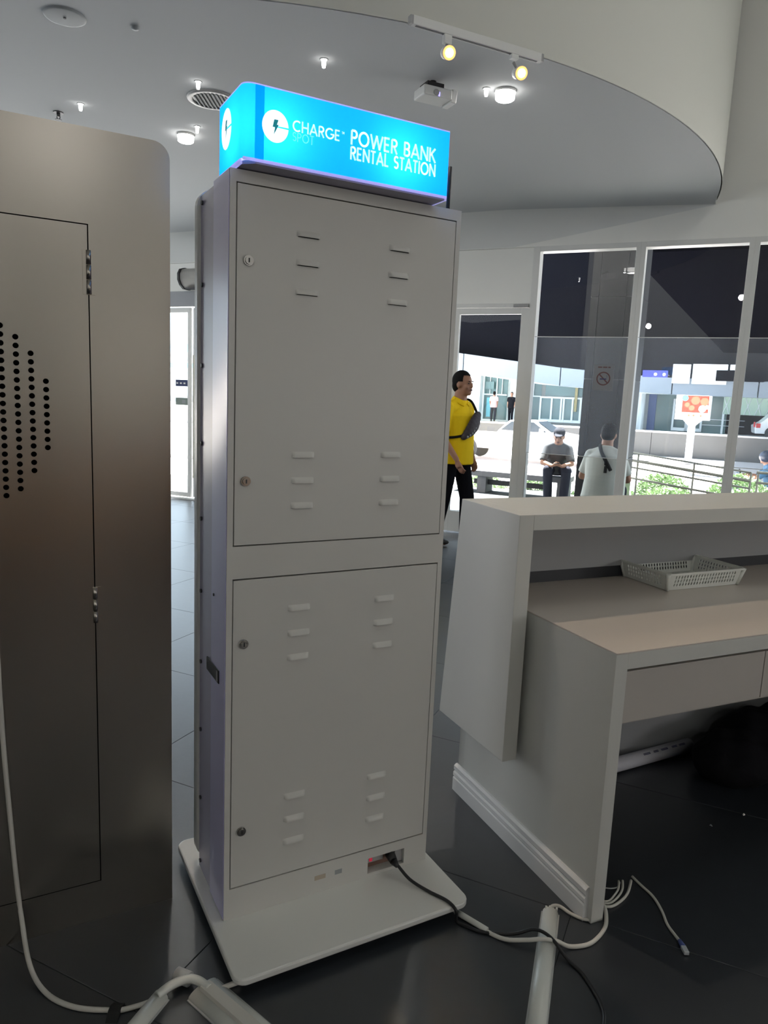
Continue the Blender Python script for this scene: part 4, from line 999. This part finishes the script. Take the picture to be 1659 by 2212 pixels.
# shrubs
lm = bpy.data.meshes.new('leaf_clump')
def shrub(label, u, v, z, su, sv, sz, n, group='terrace shrubs'):
    b = MB(); rnd = random.Random(int(u*100+v*7))
    for i in range(n):
        th = rnd.uniform(0, 2*PI); ph = math.acos(rnd.uniform(-.15, 1)); r_ = rnd.uniform(.6, 1.0)**.5
        p = Vector((su*r_*math.sin(ph)*math.cos(th), sv*r_*math.sin(ph)*math.sin(th), max(0, sz*r_*math.cos(ph))))
        d = Vector((rnd.uniform(-1, 1), rnd.uniform(-1, 1), rnd.uniform(.0, 1))).normalized(); s = d.cross(Vector((rnd.uniform(-1, 1), rnd.uniform(-1, 1), rnd.uniform(-1, 1)))).normalized()
        l = rnd.uniform(.04, .075); w = l*.35; k = d.cross(s)*l*.12
        b.add([p, p+d*l*.5+s*w+k, p+d*l, p+d*l*.5-s*w+k], [(0, 1, 2, 3)])
    t = thing('shrub', label, 'shrub', W(u, v, z), WY, group)
    o = b.build('foliage', 'leaf', t, merge=False, fix=False); o['kind'] = 'stuff'
    MB().cyl((0, 0, -.02), (0, 0, sz*.5), .02, .01, n=6).build('stem', 'soil', t); return t
shl = {0: 'bushy green shrub behind the railing beside the column', 1: 'broad green shrub behind the middle of the sloping railing', 2: 'green shrub behind the railing joint', 3: 'green shrub behind the level railing'}
for k, (u, v, su, sz) in enumerate(((5.70, 3.75, .46, .42), (6.70, 3.9, .48, .50), (7.75, 3.8, .50, .50), (8.9, 3.8, .55, .52))):
    shrub(shl[k], u, v, -.10, su, .45, sz, 2600, 'shrubs behind the ramp railing')
for k, (u, v, su, sz) in enumerate(((5.55, 4.75, .50, .55), (6.65, 4.8, .54, .62), (7.9, 4.8, .6, .62))):
    shrub(('back row shrub beside the column', 'back row shrub under the signpost', 'back row shrub by the level railing')[k], u, v, -.10, su, .35, sz, 2600, 'shrubs behind the ramp railing')
shrub('low green shrub behind the stone bench beside the door frame', 2.55, 4.85, -.10, .42, .22, .26, 900)
shrub('low green shrub behind the leg of the long bench', 3.35, 4.85, -.10, .38, .22, .28, 900)
shrub('low green shrub between the long bench and the clad column', 4.55, 4.6, -.10, .42, .24, .27, 1000)
# pickup on the road
def car_side(pts, w): return MB().prism(pts, 'y', -w/2, w/2)
ck = thing('pickup_truck', 'white pickup truck parked on the road across from the glass door', 'pickup', W(-.70, 18.9, -.70), WY)
pts_ = [(-2.55, .45), (-2.55, .98), (-.55, .98), (-.45, 1.12), (-.05, 1.50), (.85, 1.52), (1.45, 1.14), (2.30, 1.02), (2.52, .80), (2.52, .42)]
car_side(pts_, 1.72).build('body', 'carw', ck, bevel=.03)
for yy in (-.865, .862): MB().prism([(-.36, 1.14), (.02, 1.45), (.40, 1.46), (.40, 1.12)], 'y', yy, yy+.003).build('side_window', 'carg', ck); MB().prism([(.46, 1.12), (.46, 1.46), (.82, 1.46), (1.30, 1.13)], 'y', yy, yy+.003).build('side_window', 'carg', ck)
MB().add([(.92, -.75, 1.48), (.92, .75, 1.48), (1.44, .78, 1.155), (1.44, -.78, 1.155)], [(0, 1, 2, 3)]).build('windscreen', 'carg', ck, loc=(.012, 0, .012))
for x in (-1.62, 1.62):
    for s in (-1, 1):
        b = MB(); b.cyl((x, s*.78, .34), (x, s*.90, .34), .34, n=24); wl = b.build('wheel', 'tyre', ck)
        b = MB(); b.cyl((x, s*.90, .34), (x, s*.905, .34), .21, n=20); b.build('rim', 'rim', wl)
    b = MB(); b.cyl((x, -.872, .40), (x, -.862, .40), .42, n=24); b.build('wheel_arch', 'tyre', ck)
MB().box(-.05, .15, -.872, -.86, .98, 1.02).build('door_handle', 'rim', ck); MB().box(2.50, 2.54, -.7, -.4, .68, .82).build('headlamp', 'lampw', ck)
MB().box(1.05, 1.20, -.98, -.86, 1.12, 1.26).build('mirror', 'carw', ck)
bl = thing('road_bollard', 'white post standing on the road in front of the pickup bonnet', 'bollard', W(1.83, 16.3, -.70), WY)
MB().box(-.09, .09, -.09, .09, 0, 1.02).build('post', 'pale', bl, bevel=.02); MB().box(-.15, .15, -.15, .15, 0, .06).build('foot', 'coping', bl)
# signboard on a post
sg = thing('signboard', 'white signboard with orange poster on a pale post across the road', 'signboard', W(5.20, 19.3, -.70), WY-R(2))
MB().box(-.11, .11, -.11, .11, 0, 1.75).build('post', 'pale', sg, bevel=.01)
MB().prism([(-.30, 1.80), (.30, 1.80), (.0, 1.50)], 'y', -.14, .14).build('bracket', 'coping', sg)
MB().box(-.56, .54, -.13, .13, 1.80, 2.62).build('cabinet', 'pale', sg, bevel=.01)
MB().box(-.36, .46, -.136, -.130, 2.05, 2.61).build('poster', 'poster', sg)
for x, z, r_, m in ((-.28, 2.52, .10, 'cyan'), (.05, 2.45, .14, 'orange'), (.33, 2.42, .13, 'orange'), (.28, 2.18, .12, 'pale'), (-.05, 2.20, .09, 'orange'), (.42, 2.24, .07, 'pale'), (-.2, 2.3, .08, 'orange')):
    b = MB(); b.cyl((x, -.136, z), (x, -.139, z), r_, n=18); b.build('poster_shape', m, sg)
for x in (-.15, .0, .22): MB().box(x, x+.06, -.134, -.130, 1.92, 1.98).build('caption_print', 'orange', sg)

# far building: canopy heights along u at v = 33
bd = thing('shop_building', 'long building across the road with white canopy, glass shopfront and dark upper floors', 'building', WALL0, WY)
CANT = [(-24, 6.2), (-9.1, 4.15), (-7.29, 3.94), (-3.62, 3.48), (-1.19, 3.25), (1.65, 3.05), (3.38, 2.98), (5.5, 2.95), (7.78, 2.91), (30, 2.9)]
CANB = [(-24, 5.2), (-9.04, 3.12), (-7.22, 2.93), (-3.55, 2.5), (-1.11, 2.28), (1.73, 2.22), (3.46, 2.14), (5.59, 2.11), (7.86, 2.13), (30, 2.13)]
def ip(T_, u):
    for (a, p), (b, q) in zip(T_[:-1], T_[1:]):
        if a <= u <= b: return p+(q-p)*(u-a)/(b-a)
us_ = [-11, -7.9, -2.3, 1.35, 3.44, 7.4, 11, 15, 20, 25, 30]
for a, b in zip(us_[:-1], us_[1:]):
    MB().prism([(a+.03, ip(CANB, a)), (b-.03, ip(CANB, b)), (b-.03, ip(CANT, b)), (a+.03, ip(CANT, a))], 'y', 33.0, 33.6).build('canopy_panel', 'canopy', bd)
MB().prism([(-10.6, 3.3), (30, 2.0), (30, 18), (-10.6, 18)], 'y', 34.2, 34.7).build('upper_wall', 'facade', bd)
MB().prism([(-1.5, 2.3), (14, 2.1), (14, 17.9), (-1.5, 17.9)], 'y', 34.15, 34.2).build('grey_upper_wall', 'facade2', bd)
MB().prism([(-11, 3.2), (-9.04, 3.05), (-3.55, 2.45), (1.7, 2.15), (30, 2.05), (30, 2.15), (-11, 3.4)], 'y', 33.6, 38).build('canopy_soffit', 'shopw', bd)
MB().box(-11, 30, 38, 38.3, .1, 6).build('back_wall', 'shopw', bd)
# left shopfront: white pier, dark framed glass bays, white bays
for a, b, z1, m in ((-8.3, -7.45, 4, 'shopw'), (-5.6, -4.9, 4, 'shopw')):
    MB().box(a, b, 35.0, 35.6, .2, z1-.9).build('white_pier', m, bd)
for a, b in ((-7.40, -6.65), (-6.60, -5.95), (-4.8, -3.9)):
    MB().box(a, b, 35.7, 35.75, .3, 3.1).build('glass_bay', 'shopg', bd)
    MB().box(a, b, 35.6, 35.68, 1.75, 1.83).build('transom', 'shopw', bd); MB().box(a-.03, a+.03, 35.6, 35.68, .3, 3.1).build('mullion', 'shopw', bd); MB().box((a+b)/2-.02, (a+b)/2+.02, 35.6, 35.68, 1.8, 3.1).build('mullion', 'shopw', bd)
for a, b in ((-7.3, -6.75), (-5.2, -4.75)): MB().box(a, b, 35.5, 35.6, 2.1, 2.55).build('roller_box', 'shopg', bd)
MB().box(-7.15, -6.9, 35.5, 35.55, .45, 1.6).build('cyan_banner', 'cyan', bd)
# door row seen through the first window
MB().box(-3.8, -.4, 35.3, 35.35, .35, 1.72).build('glass_doors', 'shopg', bd)
for x in (-3.8, -3.15, -2.60, -2.45, -1.95, -1.50, -1.40, -.9, -.4): MB().box(x-.05, x+.05, 35.2, 35.3, .35, 1.72).build('door_stile', 'shopw', bd)
MB().box(-3.85, -.35, 35.2, 35.3, 1.70, 1.80).build('door_head', 'shopw', bd); MB().box(-3.8, -.4, 35.22, 35.3, .35, .50).build('door_rail', 'shopw', bd)
MB().box(-3.6, -1.2, 35.4, 35.45, 1.85, 2.5).build('frosted_band', 'shopg', bd); MB().box(-1.85, -1.7, 35.15, 35.2, 1.0, 2.4).build('yellow_banner', mat('banner_yellow', (.34, .29, .14), .7), bd)
# bays seen through the second window
for x, r_ in ((1.78, .30), (-.1, .3)): MB().cyl((x, 34.3, .2), (x, 34.3, 2.2), r_, n=24).build('round_pillar', 'shopw', bd)
MB().box(2.15, 6.1, 35.4, 35.45, .2, 2.15).build('glass_bay', 'shopg', bd)
MB().box(2.15, 2.55, 35.3, 35.38, .2, 2.15).build('blue_panel', mat('panel_blue', (.05, .09, .22), .4), bd)
for a, b in ((3.48, 4.15), (4.2, 4.9)):
    for x in (a, b): MB().box(x-.05, x+.05, 35.2, 35.3, .25, 1.95).build('door_stile', 'shopw', bd)
    MB().box(a, b, 35.2, 35.3, .25, .42).build('door_rail', 'shopw', bd); MB().box(a, b, 35.2, 35.3, 1.85, 1.95).build('door_head', 'shopw', bd)
for z in (.62, .92): MB().box(4.95, 7.0, 35.25, 35.3, z, z+.03).build('guard_bar', 'shopw', bd)
MB().box(6.1, 14, 36.5, 36.6, .2, 2.15).build('carpark_back', 'facade2', bd)
struct(MB().box(-44, 30, 27.7, 46, -.7, .20).build('platform', 'terr', loc=WALL0, rz=WY))
lw = thing('low_wall', 'long low concrete wall with pale coping across the road', 'wall', WALL0, WY)
for k in range(-3, 9):
    a, b = k*3.2, k*3.2+3.2
    MB().box(a+.01, b-.01, 27.4, 27.7, -.7, .34).build('concrete_panel', 'lowwall', lw); MB().box(a, b, 27.35, 27.75, .34, .41).build('coping', 'coping', lw)
# paler building seen through the sliding entrance
b2 = thing('banded_building', 'bright white building with blue and teal bands seen through the sliding entrance', 'building', WALL0, WY)
MB().box(-42, -12, 42, 48, .2, 6.0).build('white_block', 'shopw', b2)
for z0, z1, m in ((4.3, 4.9, 'bluep'), (3.0, 3.4, 'cyan'), (2.45, 2.6, 'coping'), (.3, .7, 'coping')):
    for k in range(8): MB().box(-40+3.5*k, -37.2+3.5*k, 41.9, 42, z0, z1).build('band_panel', m, b2)
for k in range(5):
    b = MB(); b.cyl((-38+5*k, 41.8, 4.1), (-35+5*k, 41.8, 3.5), .09, n=8); b.build('brace', 'coping', b2)
# pale panels standing in for bright sky gaps, and a dark box above the canopy
for a, b, z0, z1 in ((3.40, 4.24, 2.70, 3.66), (4.34, 5.94, 2.70, 3.69), (6.04, 6.6, 3.42, 3.69)):
    MB().box(a, b, 32.9, 32.98, z0, z1).build('pale_panel', 'pale', bd)
MB().box(5.44, 7.6, 32.8, 32.9, 2.88, 3.40).build('dark_panel', 'facade', bd)
bs = thing('blue_reflection_board', 'blue board with two white marks standing in for a reflection above the canopy', 'sign', W(2.75, 31.0, 2.91), WY)  # board coloured to imitate a blue reflection, no sign hangs there
MB().box(-.58, .58, -.05, .05, .0, .33).build('board', 'bluerefl', bs)
for x in (.02, .42):
    b = MB(); b.cyl((x, -.05, .14), (x, -.055, .14), .075, n=14); b.build('round_mark', 'pale', bs)
for x in (-.5, .5): MB().cyl((x, .06, .16), (x, 2.0, .16), .03, n=8).build('bracket', 'clad', bs)
# lattice wall and car parked on the platform
lt = thing('lattice_screen', 'pale green lattice screen wall beside the parked white car', 'screen', W(7.5, 34.6, .20), WY)
MB().box(-1.6, 2.6, 0, .1, 1.05, 1.95).build('panel', 'diamond', lt)
for k in range(9):
    x = -1.6+.5*k; b = MB(); b.cyl((x, -.02, 1.05), (x+.3, -.02, 1.95), .02, n=6); b.cyl((x+.3, -.02, 1.05), (x, -.02, 1.95), .02, n=6); b.build('lattice_bar', 'shopw', lt)
for x in (-1.6, 2.5): MB().box(x, x+.1, 0, .1, 0, 1.05).build('screen_post', 'shopw', lt)
c2 = thing('parked_car', 'white car parked tail first behind the low wall', 'car', W(8.35, 31.5, .20), WY+R(4))
car_side([(-1.0, .25), (-1.05, .62), (-.75, .80), (-.35, 1.20), (1.6, 1.25), (2.4, .85), (3.2, .75), (3.25, .25)], 1.7).build('body', 'carw', c2, bevel=.04)
MB().box(-1.07, -1.02, -.86, -.55, .55, .78).build('tail_lamp', 'red', c2); MB().box(-.98, -.8, -.87, -.84, .52, .72).build('tail_lamp', 'red', c2)
for x in (-.3, 2.4):
    b = MB(); b.cyl((x, -.80, .30), (x, -.88, .30), .30, n=20); b.build('wheel', 'tyre', c2)
MB().prism([(-.25, .82), (-.1, 1.15), (1.5, 1.18), (2.1, .84)], 'y', -.858, -.852).build('side_window', 'carg', c2)
# elevated walkway over the road: only its soffit edge shows
wk = thing('elevated_walkway', 'dark elevated walkway slab crossing above the road', 'walkway', WALL0, WY)
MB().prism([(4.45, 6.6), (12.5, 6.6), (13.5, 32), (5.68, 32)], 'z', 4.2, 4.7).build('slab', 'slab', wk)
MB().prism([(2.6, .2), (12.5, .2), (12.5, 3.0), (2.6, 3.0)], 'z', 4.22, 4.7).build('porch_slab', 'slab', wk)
for u, v in ((13.2, 9), (13.4, 24)): MB().cyl((u-1.5, v, -.7), (u-1.5, v, 4.2), .35, n=16).build('support', 'clad', wk)
# distant passers-by
JP = dict(pelvis=(0, 0, .93), waist=(0, 0, 1.10), chest=(0, 0, 1.33), neck=(0, 0, 1.475), head=(.02, 0, 1.635), face=(1, 0, 0),
    shL=(0, .18, 1.41), shR=(0, -.18, 1.41), elL=(-.02, .22, 1.14), elR=(-.02, -.22, 1.14), wrL=(.08, .2, .93), wrR=(.08, -.2, .93), handL=(.2, 0, -1), handR=(.2, 0, -1), palmL=(0, -1, 0), palmR=(0, 1, 0),
    hipL=(0, .09, .9), hipR=(0, -.09, .9), knL=(.08, .1, .5), knR=(-.06, -.1, .5), anL=(.05, .1, .09), anR=(-.12, -.1, .09))
person('person', 'small distant walker in pink shirt in front of the shopfront', W(-6.30, 34.2, .20), WY+R(100), JP, [('shirt', 'pink', shirt()), ('trousers', 'jean', trousers())]+SHOES, vox=.02, fingers=False, face=False)
person('person', 'small distant figure in black standing in front of the white shop wall', W(-5.25, 34.2, .20), WY+R(-90), JP, [('shirt', 'trous', shirt()), ('trousers', 'trous', trousers())]+SHOES, vox=.02, fingers=False, face=False)
JR = dict(JD); JR.update(waist=(.03, 0, .28), chest=(.10, 0, .48), neck=(.15, 0, .61), head=(.19, 0, .74), face=(1, 0, 0), up=(0, 0, 1), shL=(.1, .18, .54), shR=(.1, -.18, .54), elL=(.3, .22, .36), elR=(.3, -.22, .36), wrL=(.50, .2, .38), wrR=(.50, -.2, .38), handL=(1, 0, 0), handR=(1, 0, 0), palmL=(0, 0, -1), palmR=(0, 0, -1))
rd, hp4, HM4 = person('person', 'rider in blue jacket and dark helmet on a scooter behind the railing', W(7.30, 8.7, -.16), WY+R(180), JR, [('jacket', 'bluej', shirt(1, .95, .02)), ('trousers', 'jean', trousers())]+SHOES, vox=.016, fingers=False, face=False)
hm_ = MB(); hm_.ell(hp4(-.01, 0, .03), .135, .115, .125, 18, 12, HM4); hm_.build('helmet', 'helm', rd)
sc_ = thing('scooter', 'dark scooter ridden behind the railing', 'scooter', W(7.30, 8.7, -.70), WY+R(180))
for x in (-.45, .75): b = MB(); b.cyl((x, -.05, .25), (x, .05, .25), .25, n=20); b.build('wheel', 'tyre', sc_)
MB().prism([(-.75, .55), (-.6, .78), (.15, .76), (.30, .40), (.55, .42), (.62, .95), (.70, .95), (.72, .30), (-.55, .30)], 'y', -.14, .14).build('body', 'bluej', sc_, bevel=.03)
b = MB(); b.tube([(.62, -.3, .98), (.64, 0, 1.02), (.62, .3, .98)], .015, 8); b.build('handlebar', 'black', sc_)
